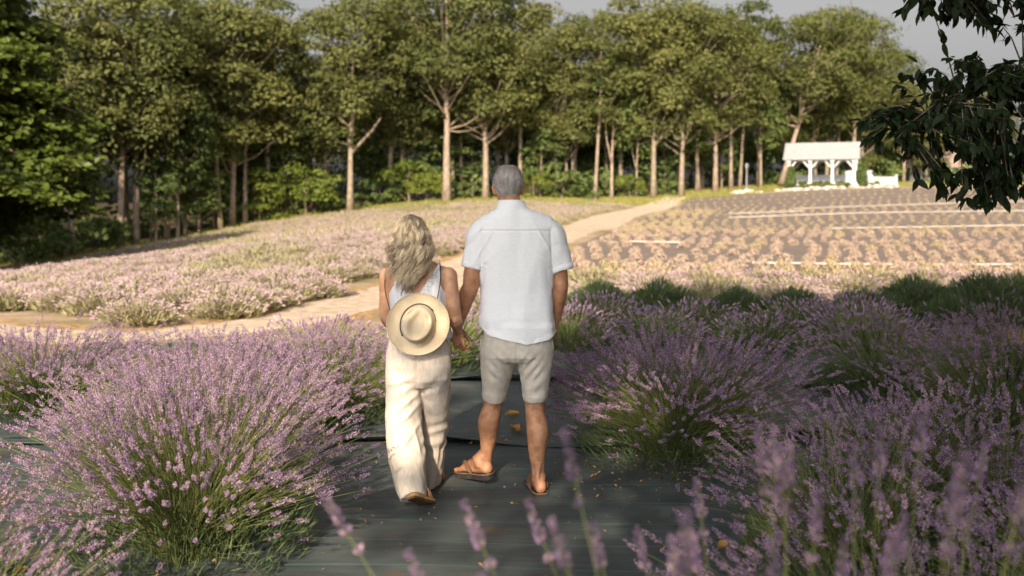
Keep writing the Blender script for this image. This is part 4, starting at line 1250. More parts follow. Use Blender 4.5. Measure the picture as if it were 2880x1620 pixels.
# ------------------------------------------------------------------ pavilion and its surroundings
M['white'] = mat('white_paint', (.48, .47, .46), (.58, .575, .57), scale=3, rough=.5, spec=.4)
M['roof'] = mat('white_roof', (.27, .267, .268), (.33, .325, .327), scale=4, rough=.6, spec=.3, bump=.2)
M['floor'] = mat('concrete', (.35, .32, .28), (.5, .46, .42), scale=4, rough=.9)
M['rock'] = mat('white_rock', (.36, .32, .28), (.56, .52, .48), scale=3, rough=.9, spec=.1, bump=.5)
def solo(name, fn, mats, parent, smooth=False):
    b = MB(); fn(b)
    return link(name, b.mesh(name, mats, smooth), parent)
PX, PY = 26.4, 84.6
PZ = gz(PX, PY)
pv = thing("pavilion", "white open sided pavilion with a gabled roof at the top of the right slope", "pavilion", (PX, PY, PZ), R(-21))
LX, DP, EH, RH = 6.1, 4.2, 2.22, 3.55
solo("floor_slab", lambda b: b.box((0, 0, .06), (5.9, 3.9, .14)), [M['floor']], pv)
def slope(sgn):
    def f(b):
        y0, y1 = sgn * (DP / 2), sgn * .03
        z0, z1 = EH - .02, RH
        h = .10
        x = LX / 2
        V = [(-x, y0, z0), (x, y0, z0), (x, y1, z1), (-x, y1, z1), (-x, y0, z0 + h), (x, y0, z0 + h), (x, y1, z1 + h), (-x, y1, z1 + h)]
        b.add(V, np.array([[0, 3, 2, 1], [4, 5, 6, 7], [0, 1, 5, 4], [1, 2, 6, 5], [2, 3, 7, 6], [3, 0, 4, 7]]))
    return f
solo("roof_slope", slope(-1), [M['roof']], pv); solo("roof_slope", slope(1), [M['roof']], pv)
solo("ridge_cap", lambda b: b.tube([(-LX / 2 - .02, 0, RH + .09), (LX / 2 + .02, 0, RH + .09)], [.07, .07], 8), [M['roof']], pv)
for sx in (-1, 1):
    def gable(b, sx=sx):
        x = sx * (LX / 2 - .5)
        b.add([(x, -1.78, EH + .12), (x, 1.78, EH + .12), (x, 0, RH - .05), (x + .06, -1.78, EH + .12), (x + .06, 1.78, EH + .12), (x + .06, 0, RH - .05)], [np.array([[0, 1, 2], [3, 5, 4]]), np.array([[0, 3, 4, 1], [1, 4, 5, 2], [2, 5, 3, 0]])])
    solo("gable", gable, [M['white']], pv)
for sy in (-1, 1):
    solo("beam", lambda b: b.box((0, sy * 1.75, EH - .02), (5.5, .16, .22)), [M['white']], pv)
    for cx in (-2.6, -.88, .88, 2.6):
        p = solo("post", lambda b: (b.box((cx, sy * 1.75, 1.13), (.21, .21, 2.0)), b.box((cx, sy * 1.75, .24), (.42, .42, .22)), b.box((cx, sy * 1.75, 2.06), (.36, .36, .14))), [M['white']], pv)
        for s2 in (-1, 1):
            if abs(cx + s2 * .5) > 2.75: continue
            solo("brace", lambda b: b.tube([(cx + s2 * .10, sy * 1.75, 1.55), (cx + s2 * .28, sy * 1.75, 1.72), (cx + s2 * .62, sy * 1.75, 2.13)], [.075] * 3, 6), [M['white']], p)
def bench(b):
    b.box((0, 1.5, .72), (4.9, .08, .55)); b.box((0, 1.2, .5), (4.9, .55, .07))
    for x in (-2.2, 0, 2.2): b.box((x, 1.3, .26), (.1, .4, .46))
solo("bench_wall", bench, [M['white']], pv)

def conifer(seed, H, r):
    g = np.random.default_rng(seed); n = 1500
    z = g.uniform(.04, 1, n); rr = r * (1 - .6 * z ** 2) * np.sqrt(g.uniform(.4, 1.05, n)); a = g.uniform(0, 6.28, n)
    P = np.stack([rr * np.cos(a), rr * np.sin(a), z * H], 1)
    V, F = cards(P, P * [1, 1, 0] + g.normal(0, .4, (n, 3)) + [0, 0, .3], g.uniform(.10, .2, n), .6, .1)
    b = MB(); b.tube([(0, 0, 0), (0, 0, H * .7)], [.06, .03], 6)
    return b.mesh("stem", [M['bark']], True), mesh_np("foliage", V, F, [M['leaf_green']], attrs={"tint": np.repeat(g.uniform(.2, .9, n), 4)})
CON = conifer(5, 1.9, .5)
for u, d, s, lab in ((2224, 82.5, 1.0, "upright green shrub at the pavilion's left end"), (2424, 82.2, 1.02, "upright green shrub at the pavilion's right end"), (2408, 82.6, .7, "small shrub touching the right upright shrub")):
    place_tree("garden_shrub", CON, px(u, d), d, lab, "shrub", "shrubs round the pavilion", s, dz=-.03, parts=("stem", "foliage"))
TUFT = gen_tree(66, .45, .0, .35, 10, 60, .02, card=.1, clump=(.12, .2), leafmat='leaf_bright')
for i, (u, lab) in enumerate(((2262, "low yellow green tuft left of the pavilion's first open bay"), (2292, "low yellow green tuft before the left middle post"), (2322, "low yellow green tuft between the two middle posts"),
                              (2355, "low yellow green tuft before the right middle post"), (2383, "low yellow green tuft left of the right upright shrub"), (2462, "low yellow green tuft below the white picket fence"))):
    place_tree("garden_tuft", TUFT, px(u, 81.2), 81.2, lab, "plant", "tufts before the pavilion", random.uniform(.9, 1.3), dz=0, parts=("stem", "foliage"))

def panel_stand(name, label, u, d, w, h):
    t = thing(name, label, "pillar", (px(u, d), d, gz(px(u, d), d)), R(14))
    solo("shaft", lambda b: b.box((0, 0, h * .46), (w, .18, h * .92)), [M['white']], t)
    def cap(b):
        x = w * .62
        b.add([(-x, -.14, h * .86), (x, -.14, h * .92), (x, .14, h * .92), (-x, .14, h * .86), (-x * .5, -.14, h), (x, -.14, h * 1.03), (x, .14, h * 1.03), (-x * .5, .14, h)], np.array([[0, 3, 2, 1], [4, 5, 6, 7], [0, 1, 5, 4], [1, 2, 6, 5], [2, 3, 7, 6], [3, 0, 4, 7]]))
    solo("cap", cap, [M['white']], t)
panel_stand("garden_pillar", "short white pillar with a slanted cap inside the pavilion's right bay", 2387, 82.4, .55, 1.3)
panel_stand("garden_pillar", "short white pillar with a slanted cap right of the pavilion", 2441, 83, .5, 1.25)

ft = thing("picket_fence", "low white picket fence right of the pavilion", "fence", (px(2455, 84), 84, gz(px(2455, 84), 84)), R(-4))
pk = MB(); pk.add([(-.045, -.012, 0), (.045, -.012, 0), (.045, -.012, .62), (0, -.012, .72), (-.045, -.012, .62), (-.045, .012, 0), (.045, .012, 0), (.045, .012, .62), (0, .012, .72), (-.045, .012, .62)],
                  [np.array([[0, 1, 2, 3, 4], [9, 8, 7, 6, 5]]), np.array([[0, 5, 6, 1], [1, 6, 7, 2], [2, 7, 8, 3], [3, 8, 9, 4], [4, 9, 5, 0]])])
pkm = pk.mesh("picket", [M['white']])
for i in range(16):
    o = link("picket", pkm, ft); o.location = (.12 * i, 0, .05)
for z in (.22, .52):
    solo("rail", lambda b: b.box((.9, .04, z), (1.95, .04, .08)), [M['white']], ft)
for x in (-.1, 1.92):
    solo("post", lambda b: (b.box((x, 0, .42), (.14, .12, .84)), b.box((x, 0, .87), (.18, .16, .06))), [M['white']], ft)

def rock(seed, s):
    g = np.random.default_rng(seed)
    V, F = ellipsoid((0, 0, s * .3), (s, s * .75, s * .5), 10, 6)
    V = V + g.normal(0, s * .09, V.shape)
    return mesh_np("white_rock", V, F, [M['rock']], smooth=False)
RK = [rock(i, .28) for i in range(4)]
g5 = np.random.default_rng(51)
for i, u in enumerate(list(np.linspace(2060, 2135, 7)) + list(np.linspace(2180, 2520, 30))):
    d = 80.3 + g5.normal(0, .35)
    o = link("white_rock", RK[i % 4]); x = px(u + g5.normal(0, 3), d)
    o.location = (x, d, gz(x, d) - .02); o.rotation_euler = (0, 0, g5.uniform(0, 6.28)); s = g5.uniform(.6, 1.5); o.scale = (s, s, s * .9)
    tag(o, "whitish rock in the border below the lamp post" if u < 2150 else "whitish rock in the border below the white pavilion", "rock", "rocks below the lamp post" if u < 2150 else "rocks edging the pavilion garden")

lp = thing("lamp_post", "slim grey lamp post at the wood's edge left of the pavilion", "lamp post", (px(2100, 82), 82, gz(px(2100, 82), 82)))
M['grey_metal'] = mat('grey_metal', (.22, .21, .20), (.3, .29, .28), scale=4, rough=.5, spec=.5)
solo("base", lambda b: b.tube([(0, 0, 0), (0, 0, .12), (0, 0, .4)], [.14, .13, .08], 10), [M['grey_metal']], lp)
solo("pole", lambda b: b.tube([(0, 0, .38), (0, 0, 1.85)], [.055, .045], 10), [M['grey_metal']], lp)
solo("lantern", lambda b: (b.tube([(0, 0, 1.84), (0, 0, 1.9), (0, 0, 2.14), (0, 0, 2.16)], [.06, .10, .14, .13], 8), b.tube([(0, 0, 2.165), (0, 0, 2.22), (0, 0, 2.3)], [.18, .13, .02], 8)), [M['grey_metal']], lp)

# house with a pinkish brown roof behind the leaves at the right
hx, hy = px(2665, 108), 108
hs = thing("house", "low house with a broad pinkish brown roof at the far right", "house", (hx, hy, gz(hx, hy) - .2), R(-10))
M['shingle'] = mat('shingle_roof', (.24, .165, .145), (.34, .25, .22), scale=5, rough=.9, spec=.1, bump=.4)
M['siding'] = mat('siding', (.45, .40, .35), (.55, .5, .45), scale=3, rough=.8)
M['glass'] = mat('dark_glass', (.02, .025, .03), (.05, .06, .07), scale=2, rough=.1, spec=.5)
solo("wall", lambda b: b.box((0, 0, 1.1), (9, 6, 2.2)), [M['siding']], hs)
def hroof(sgn):
    def f(b):
        V = [(-5, sgn * 3.6, 1.9), (5, sgn * 3.6, 1.9), (5, sgn * .02, 4.4), (-5, sgn * .02, 4.4)]
        V = V + [(x, y, z + .18) for x, y, z in V]
        b.add(V, np.array([[0, 3, 2, 1], [4, 5, 6, 7], [0, 1, 5, 4], [1, 2, 6, 5], [2, 3, 7, 6], [3, 0, 4, 7]]))
    return f
solo("roof", hroof(-1), [M['shingle']], hs); solo("roof", hroof(1), [M['shingle']], hs)
for x in (-2.8, 0.2, 2.8):
    w = solo("window", lambda b: b.box((x, -3.03, 1.25), (1.1, .08, 1.0)), [M['white']], hs)
    solo("pane", lambda b: b.box((x, -3.08, 1.25), (.9, .04, .8)), [M['glass']], w)

# ------------------------------------------------------------------ the shade tree over the camera's right
def lance_leaf():
    s = np.array([0, .16, .38, .62, .82, 1.0]); w = np.array([.02, .16, .22, .18, .09, .0])
    V = []
    for a, b in zip(s, w):
        V += [(a, -b, .10 * b - .16 * a * a), (a, 0, -.16 * a * a), (a, b, .10 * b - .16 * a * a)]
    F = []
    for i in range(len(s) - 1):
        F += [[i * 3, i * 3 + 3, i * 3 + 4, i * 3 + 1], [i * 3 + 1, i * 3 + 4, i * 3 + 5, i * 3 + 2]]
    return np.array(V, float), np.array(F)
LV, LF = lance_leaf()
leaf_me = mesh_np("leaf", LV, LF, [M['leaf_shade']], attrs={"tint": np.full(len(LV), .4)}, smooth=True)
TX, TY = 5.6, -4.6
st = thing("shade_tree", "large dark leaved tree whose boughs hang into the upper right", "tree", (TX, TY, 0))
tb = MB(); g6 = np.random.default_rng(61)
tb.tube([(0, 0, -.2), (.05, 0, .6), (.0, .1, 2.2), (-.1, .1, 3.6), (-.2, .2, 6.0), (-.2, .3, 8.5)], [.42, .32, .28, .27, .20, .10], 12)
limbs = []
for i in range(14):
    a = i * 2.399; h = 3.2 + .38 * i
    e = np.array([math.cos(a) * (5.2 - .15 * i), math.sin(a) * (4.6 - .12 * i), h + 1.5 + .1 * i])
    b0 = np.array([-.1, .1, h])
    mid = (b0 + e) / 2 + [0, 0, .5]
    tb.tube([b0, (b0 + mid) / 2 + [0, 0, .12], mid, e], [.13, .10, .07, .02], 7)
# boughs that reach forward into the view (own space: world minus (TX, TY))
def W(x, y, z): return np.array([x - TX, y - TY, z])
BOUGHS = [
    [W(5.4, -4.3, 4.2), W(5.6, 0.5, 4.3), W(5.2, 4.0, 3.45), W(4.2, 6.0, 2.75), W(3.25, 6.5, 2.42), W(2.6, 6.7, 2.05)],
    [W(5.4, -4.2, 4.6), W(5.9, 1.0, 4.6), W(5.4, 4.2, 3.5), W(4.5, 6.0, 2.55), W(3.8, 6.6, 2.12), W(3.35, 6.9, 1.75)],
    [W(5.4, -4.2, 5.0), W(5.6, 1.0, 5.1), W(5.0, 4.4, 4.1), W(4.1, 6.2, 3.55), W(3.4, 6.6, 3.35), W(2.85, 6.7, 3.1)],
]
def bough_pts(B, n):
    B = np.array(B); L = np.concatenate([[0], np.cumsum(np.linalg.norm(np.diff(B, axis=0), axis=1))]); s = np.linspace(0, L[-1], n)
    return np.stack([np.interp(s, L, B[:, k]) for k in range(3)], 1)
sprays = []
QS = []
for B in BOUGHS:
    P = bough_pts(B, 14); tb.tube(P, np.linspace(.07, .006, 14), 7)
    QS.append(bough_pts(B, 60)[22:])
QA = np.concatenate(QS)
# masses of foliage hung round the bough ends: (world centre, radii, number of twigs)
MASS = [((3.22, 6.3, 2.10), (.55, .5, .36), 130), ((3.75, 6.1, 2.12), (.55, .6, .5), 130), ((2.60, 6.6, 2.06), (.34, .3, .18), 26), ((3.05, 6.5, 1.76), (.40, .4, .18), 48), ((2.95, 6.5, 2.42), (.5, .4, .15), 30),
        ((3.1, 6.4, 2.90), (.6, .5, .18), 90), ((3.6, 6.2, 2.98), (.5, .6, .32), 56), ((3.5, 6.1, 1.72), (.3, .4, .2), 20)]
for c, r, k in MASS:
    for _ in range(k):
        v = g6.normal(size=3); v /= np.linalg.norm(v)
        e = np.array(c) + v * np.array(r) * g6.uniform(.2, 1.0) ** .5 - [TX, TY, 0]
        dd = np.linalg.norm(QA - e, axis=1) + g6.uniform(0, .35, len(QA))
        sprays.append((QA[dd.argmin()], e))
for q, e in sprays:
    mid = (q + e) / 2 + [0, 0, .05]
    tb.tube([q, mid, e], [.007, .005, .002], 4)
link("trunk", tb.mesh("trunk", [M['bark_dark']] if 'bark_dark' in M else [M['bark']], True), st)
# leaves on the sprays
leafs = []
for q, e in sprays:
    d = e - q
    for k in range(14):
        t = 1.08 - abs(g6.normal(0, .38))
        p = q + d * t + [0, 0, .04 * math.sin(math.pi * min(t, 1))]
        dirv = norm(d / np.linalg.norm(d) * .6 + g6.normal(0, .55, 3) + [0, 0, -.75])
        leafs.append((p, dirv, g6.uniform(.065, .115)))
def leaf_matrix(p, dv, s):
    x = norm(dv); up = norm(np.array([g6.normal(0, .4), g6.normal(0, .4), 1.0])); y = norm(np.cross(up, x)); z = np.cross(x, y)
    return np.stack([x * s, y * s, z * s], 1), np.asarray(p)
# the leaves that show largest: in the frame, nearest the camera first
def in_view(p):
    w = p + [TX, TY, 0]
    if w[1] < 1: return 1e9
    u, v = 1440 + 2800 * w[0] / w[1], 560 - 2800 * (w[2] - CAM_Z) / w[1]
    return w[1] if 0 < u < 2880 and 0 < v < 1620 else 1e9
leafs.sort(key=lambda L: in_view(L[0]))
Vr, Fr, Tr = [], [], []
for i, (p, dv, s) in enumerate(leafs):
    A, c = leaf_matrix(p, dv, s)
    if i < 300 and in_view(p) < 1e8:
        o = link("leaf", leaf_me, st)
        o.matrix_local = Matrix(((*A[0], c[0]), (*A[1], c[1]), (*A[2], c[2]), (0, 0, 0, 1)))
    else:
        Vr.append(LV @ A.T + c); Fr.append(LF + len(LV) * (len(Vr) - 1)); Tr.append(np.full(len(LV), g6.uniform(.1, .8)))
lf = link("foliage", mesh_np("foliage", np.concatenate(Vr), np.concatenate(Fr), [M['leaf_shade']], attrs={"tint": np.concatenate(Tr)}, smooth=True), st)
lf["kind"] = "stuff"
# the crown overhead (it throws the shade over the right of the walkway)
def crown_cards(n, blobs, size):
    Ps = []
    for (cx, cyy, cz, rx, ry, rz, m) in blobs:
        k = int(n * m)
        v = norm(g6.normal(size=(k, 3))) * (g6.uniform(.1, 1, (k, 1)) ** .45)
        Ps.append(v * [rx, ry, rz] + [cx - TX, cyy - TY, cz])
    P = np.concatenate(Ps)
    P = P + .35 * np.sin(P[:, [1, 2, 0]] * 2.3)
    # gaps cut along the sun's line to put sun patches on chosen spots
    for p0, rad, share in (((.62, 5.95, .28), .27, .95), ((-.75, 5.1, .5), .30, .6), ((.75, 10.4, .4), .35, .8)):
        rel = P + [TX, TY, 0] - np.array(p0); sd = np.array(sun_dir)
        d = np.linalg.norm(rel - (rel @ sd)[:, None] * sd, axis=1)
        P = P[~((d < rad) & (g6.uniform(0, 1, len(P)) < share))]
    # extra leaves added along the sun's line to shade the man's back
    for p0, rad, k in (((.03, 5.3, 1.00), .42, 230), ((.03, 5.3, 1.38), .42, 230), ((.0, 5.3, 1.66), .22, 70)):
        t = (g6.uniform(6.6, 8.4, k) - p0[2]) / sun_dir.z
        P = np.concatenate([P, np.array(p0) + t[:, None] * np.array(sun_dir) + g6.normal(0, rad * .6, (k, 3)) - [TX, TY, 0]])
    return cards(P, g6.normal(0, .6, P.shape) + [0, 0, 1], size * g6.uniform(.7, 1.3, len(P)), .5, .1)
V, F = crown_cards(34000, [(2.9, -6.9, 7.6, 5.5, 6.5, 2.6, .58), (5.6, -2.6, 7.2, 4.6, 4.0, 2.2, .30), (1.6, -3.6, 7.2, 2.4, 3.0, 1.7, .12), (.2, -1.2, 7.6, 1.8, 1.6, 1.3, .06)], .29)
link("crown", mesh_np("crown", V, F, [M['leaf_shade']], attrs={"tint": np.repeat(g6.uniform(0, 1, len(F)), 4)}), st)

for x, y, k, sc, rz, lab in ((13.0, -3.5, 0, 1.0, .7, "unseen broadleaf tree added right of the dark leaved shade tree to block sky light"), (10.5, -12.0, 1, 1.1, 2.2, "unseen broadleaf tree added behind the dark leaved shade tree to block sky light"), (18.0, 0.5, 1, 1.0, 5.0, "unseen broadleaf tree added farthest right of the lavender walkway to block sky light")):  # out-of-view trees added to block sky light and darken the right foreground
    place_tree("broadleaf_tree", MAPLE[k], x, y, lab, s=sc, rz=rz)
# ------------------------------------------------------------------ people
M['skin_man'] = mat('skin_tanned', (.35, .155, .078), (.53, .275, .155), scale=22, rough=.5, spec=.35, sss=.08, bump=.08, bscale=120)
M['skin_woman'] = mat('skin_light_tan', (.47, .235, .13), (.62, .35, .215), scale=22, rough=.5, spec=.35, sss=.08, bump=.06, bscale=120)
M['hair_grey'] = mat('hair_grey', (.13, .10, .088), (.56, .52, .49), scale=60, rough=.55, spec=.4, stretch=(1, .25, .25), attr=True)
M['hair_blonde'] = mat('hair_blonde', (.17, .112, .062), (.98, .80, .55), scale=30, rough=.42, spec=.5, stretch=(2, 2, .25), attr=True, translucent=.12)
M['shirt'] = mat('white_cotton', (.82, .82, .825), (.86, .86, .865), scale=40, rough=.9, spec=.1, bump=.2, bscale=160, stretch=(1, 1, 2.4), translucent=.06, sheen=.1, crease=.35, cscale=5.5, cstretch=(1.5, 1, .8))
M['shorts'] = mat('stone_cotton', (.50, .445, .37), (.60, .54, .455), scale=30, rough=.9, spec=.1, bump=.3, bscale=240, sheen=.1, crease=.6, cscale=8, cstretch=(1, 1, 1.3))
M['linen'] = mat('oatmeal_linen', (.55, .46, .38), (.65, .555, .47), scale=45, rough=.9, spec=.1, bump=.35, bscale=220, stretch=(2.2, 2.2, .5), sheen=.1, crease=.5, cscale=7, cstretch=(1.6, 1.4, .7))
M['top'] = mat('white_gauze', (.72, .71, .74), (.84, .83, .85), scale=30, rough=.9, spec=.1, bump=.35, bscale=120, stretch=(2.5, 2.5, .4), translucent=.08)
M['lace'] = mat('white_lace', (.55, .54, .57), (.86, .85, .87), scale=130, rough=.9, spec=.1, bump=.8, bscale=160, contrast=(.45, .55))
M['felt'] = mat('cream_felt', (.60, .47, .31), (.68, .55, .38), scale=12, rough=.9, spec=.1, bump=.25, bscale=260, sheen=.2)
M['cord'] = mat('dark_leather_cord', (.035, .020, .014), (.08, .05, .03), scale=20, rough=.5, spec=.4)
M['sole'] = mat('dark_sole', (.020, .018, .020), (.045, .038, .036), scale=20, rough=.7, spec=.3)
M['strap'] = mat('brown_leather_strap', (.10, .052, .030), (.20, .11, .062), scale=18, rough=.55, spec=.4)
M['tan'] = mat('tan_leather', (.50, .28, .11), (.62, .38, .17), scale=14, rough=.5, spec=.4)
M['cork'] = mat('dark_brown_sole', (.08, .045, .025), (.14, .08, .045), scale=30, rough=.8, spec=.2)
M['eye'] = mat('eye_white', (.6, .58, .55), (.7, .68, .66), scale=4, rough=.2, spec=.5)
M['lip'] = mat('lips', (.35, .13, .10), (.42, .17, .13), scale=10, rough=.5, spec=.3)
M['navy'] = mat('navy_webbing', (.012, .016, .03), (.03, .035, .05), scale=20, rough=.7, spec=.2)

def mp(u, v, d):
    return np.array([(u - 1440) / 2800 * d, d, CAM_Z - (v - 560) / 2800 * d])

def fuse(name, pieces, voxel, smooth=4, fac=.5):
    """overlapping closed pieces -> one continuous surface; returns (verts, faces)"""
    b = MB()
    for v, f in pieces:
        b.add(v, f)
    me = b.mesh(name + "_raw", [])
    o = bpy.data.objects.new(name + "_raw", me); COL.objects.link(o)
    r = o.modifiers.new("r", 'REMESH'); r.mode = 'VOXEL'; r.voxel_size = voxel; r.adaptivity = 0
    if smooth:
        s = o.modifiers.new("s", 'SMOOTH'); s.iterations = smooth; s.factor = fac
    dg = bpy.context.evaluated_depsgraph_get()
    e = o.evaluated_get(dg).to_mesh()
    n = len(e.vertices); co = np.empty(n * 3, np.float32); e.vertices.foreach_get("co", co)
    nr = np.empty(n * 3, np.float32); e.vertices.foreach_get("normal", nr)
    quads = np.empty(len(e.loops), np.int32); e.loops.foreach_get("vertex_index", quads)
    tot = np.empty(len(e.polygons), np.int32); e.polygons.foreach_get("loop_total", tot)
    st_ = np.empty(len(e.polygons), np.int32); e.polygons.foreach_get("loop_start", st_)
    F = []
    for k in (3, 4):
        w = st_[tot == k]
        if len(w): F.append(quads[w[:, None] + np.arange(k)])
    bpy.data.objects.remove(o, do_unlink=True); bpy.data.meshes.remove(me)
    return co.reshape(-1, 3).astype(float), nr.reshape(-1, 3).astype(float), F

def nz(V, sc, seed=0.0):
    return np.array([mnoise.noise(Vector((p[0] * sc[0] + seed, p[1] * sc[1] + seed * .7, p[2] * sc[2] - seed))) for p in V])
def ridged(V, sc, seed=0.0):
    return 1 - 2 * np.abs(nz(V, sc, seed)) 

def capsule_chain(pts, rads, n=10):
    """tube with rounded ends"""
    P = [np.asarray(p, float) for p in pts]
    r = [q if np.isscalar(q) else q for q in rads]
    sc = lambda q, k: q * k if np.isscalar(q) else (q[0] * k, q[1] * k)
    mn = lambda q: q if np.isscalar(q) else min(q)
    d0 = norm(P[0] - P[1]); d1 = norm(P[-1] - P[-2])
    pp = [P[0] + d0 * mn(r[0]) * .9, P[0] + d0 * mn(r[0]) * .55] + P + [P[-1] + d1 * mn(r[-1]) * .55, P[-1] + d1 * mn(r[-1]) * .9]
    rr = [sc(r[0], .35), sc(r[0], .8)] + r + [sc(r[-1], .8), sc(r[-1], .35)]
    return tube(pp, rr, n)

def limb(pts, rads, n=18, sub=4, ref=(0, 1, 0)):
    """smooth tapered limb through joints"""
    P = np.array(pts, float)
    Rr = np.array([(r, r) if np.isscalar(r) else r for r in rads], float)
    d = np.concatenate([[0], np.cumsum(np.linalg.norm(np.diff(P, axis=0), axis=1))])
    s = np.linspace(0, d[-1], len(P) * sub)
    # smooth interpolation (monotone-ish: cubic hermite with finite differences)
    t = np.gradient(P, d, axis=0); tr = np.gradient(Rr, d, axis=0)
    Q, RR = [], []
    for q in s:
        k = min(max(np.searchsorted(d, q) - 1, 0), len(P) - 2)
        h = d[k + 1] - d[k]; u = (q - d[k]) / h
        a, b, c, e = 2*u**3-3*u**2+1, (u**3-2*u**2+u)*h, -2*u**3+3*u**2, (u**3-u**2)*h
        Q.append(a*P[k] + b*t[k] + c*P[k+1] + e*t[k+1]); RR.append(a*Rr[k] + b*tr[k] + c*Rr[k+1] + e*tr[k+1])
    return tube(Q, [(max(r[0], .002), max(r[1], .002)) for r in RR], n, ref)

def hand(wrist, down, palm_n, thumb_side, size=1.0, curl=(.5, .5, .5, .5), spread=.06, thumb_curl=.4):
    """palm + four curled fingers + thumb; curl turns the fingers towards palm_n"""
    d = norm(down); nrm = norm(np.asarray(palm_n) - d * np.dot(palm_n, d)); s = norm(np.cross(d, nrm))
    if np.dot(s, thumb_side) < 0: s = -s
    w = np.asarray(wrist, float); k = size
    out = [tube([w - d * .02 * k, w + d * .015 * k, w + d * .05 * k, w + d * .085 * k, w + d * .098 * k], [(.024 * k, .018 * k), (.030 * k, .018 * k), (.039 * k, .0165 * k), (.040 * k, .014 * k), (.034 * k, .010 * k)], 14, ref=nrm)]
    Ls = [.074, .084, .078, .062]; off = [.0285, .0098, -.0095, -.0275]
    for i in range(4):
        p = w + d * (.085 - .004 * (i == 3) - .003 * (i == 0)) * k + s * off[i] * k
        pts = [p - d * .02 * k, p]
        a = 0
        for j, fr in enumerate((.45, .31, .26)):
            a += curl[i] * (1.0 if j else .8)
            dirv = d * math.cos(a) + nrm * math.sin(a) + s * off[i] * spread * 20 * math.cos(a)
            p = p + norm(dirv) * Ls[i] * fr * k
            pts.append(p)
        r = .0088 * k * (1 - .08 * (i == 3))
        out.append(capsule_chain(pts, [r * 1.1, r * 1.08, r, r * .94, r * .82], 9))
    t0 = w + d * .025 * k + s * .026 * k
    dirs = [norm(s * .75 + d * .65 + nrm * .25), norm(s * .35 + d * .9 + nrm * (.2 + thumb_curl * .6)), norm(s * .1 + d * .9 + nrm * (.3 + thumb_curl))]
    pts = [t0 - dirs[0] * .015 * k, t0]
    for dv, L in zip(dirs, (.034, .032, .026)):
        t0 = t0 + dv * L * k; pts.append(t0)
    out.append(capsule_chain(pts, [.014 * k, .0135 * k, .0115 * k, .0105 * k, .009 * k], 9))
    return out

def foot(ankle, heel, toe, up, size=1.0, rx=1.0):
    """foot from heel to toes along heel->toe, standing on 'up'"""
    heel = np.asarray(heel, float); toe = np.asarray(toe, float)
    f = norm(toe - heel); up = norm(np.asarray(up) - f * np.dot(up, f)); s = np.cross(f, up)
    L = np.linalg.norm(toe - heel); k = L / .26
    out = []
    P = lambda a, h, l=0: heel + f * a * L + up * h * k + s * l * k
    secs = [(.0, .026, .024, .024), (.05, .032, .031, .031), (.16, .040, .032, .040), (.34, .042, .031, .042), (.52, .034, .036, .034), (.68, .026, .044, .025), (.78, .020, .046, .019), (.84, .017, .044, .015)]
    out.append(tube([P(a, h) for a, h, w, hh in secs], [(w * k, hh * k) for a, h, w, hh in secs], 16, ref=up))
    out.append(limb([np.asarray(ankle), P(.22, .085), P(.2, .04)], [(.038 * k * size, .044 * k * size), (.036 * k, .044 * k), (.032 * k, .05 * k)], 16))
    out.append(capsule_chain([P(.03, .03), P(.09, .05)], [.030 * k, .031 * k], 12))
    for i, (lat, ln, r) in enumerate(((-.030, 1.0, .0125), (-.010, .99, .0095), (.008, .96, .009), (.024, .92, .0085), (.038, .87, .008))):
        out.append(capsule_chain([P(.76, .018, lat * rx), P(ln - .04, .012, lat * 1.05 * rx)], [r * k * 1.1, r * k], 9))
    return out, P, s, up, k

def head_pieces(c, w=1.0, turn=0.0, face=1):
    """c: chin-level centre under the skull; the face looks along +y turned by 'turn' (radians, + to the left)"""
    H = [(0, .028, .018, .072), (.012, .040, .0, .084), (.035, .052, -.035, .090), (.07, .061, -.070, .091), (.105, .069, -.086, .092), (.14, .0735, -.095, .092), (.170, .0725, -.095, .086), (.195, .064, -.086, .074), (.213, .050, -.066, .055), (.224, .032, -.042, .032), (.229, .010, -.012, .010)]
    ca, sa = math.cos(turn), math.sin(turn)
    rot = lambda V: np.stack([V[:, 0] * ca - V[:, 1] * sa, V[:, 0] * sa + V[:, 1] * ca, V[:, 2]], 1) + c
    ps = []
    v, f = hloft([(0, (y0 + y1) / 2, z, a * w, (y1 - y0) / 2, 2.25) for z, a, y0, y1 in H], 28)
    ps.append((rot(v), f))
    def add(t): ps.append((rot(t[0]), t[1]))
    add(tube([(0, .082, .128), (0, .094, .115), (0, .108, .095), (0, .104, .086), (0, .088, .083)], [(.008, .008), (.010, .010), (.014, .011), (.016, .009), (.012, .006)], 10, ref=(1, 0, 0)))
    add(ellipsoid((0, .088, .057), (.024, .010, .0075), 12, 6)); add(ellipsoid((0, .080, .022), (.020, .014, .014), 12, 6))
    for s in (-1, 1):
        add(ellipsoid((s * .030, .083, .132), (.020, .008, .006), 10, 6))
        a = .35 * s
        rm = np.array([[math.cos(a), -math.sin(a), 0], [math.sin(a), math.cos(a), 0], [0, 0, 1]])
        add(ellipsoid((s * (.0765 * w), -.006, .108), (.0085, .019, .033), 12, 8, rm))
        add(ellipsoid((s * (.080 * w), -.010, .118), (.010, .017, .020), 12, 8, rm))
    return ps, rot, H

def face_parts(rot, person):
    b = MB()
    for s in (-1, 1):
        v, f = ellipsoid((s * .031, .0795, .118), (.012, .0095, .0095), 12, 8)
        m = MB(); m.add(rot(v), f); e = link("eye", m.mesh("eye", [M['eye']], True), person)
        v, f = ellipsoid((s * .031, .0872, .118), (.0052, .0025, .0052), 10, 6)
        m = MB(); m.add(rot(v), f); link("iris", m.mesh("iris", [M['cord']], True), e)
    m = MB(); v, f = ellipsoid((0, .0935, .057), (.022, .006, .0062), 12, 6); m.add(rot(v), f); link("lips", m.mesh("lips", [M['lip']], True), person)

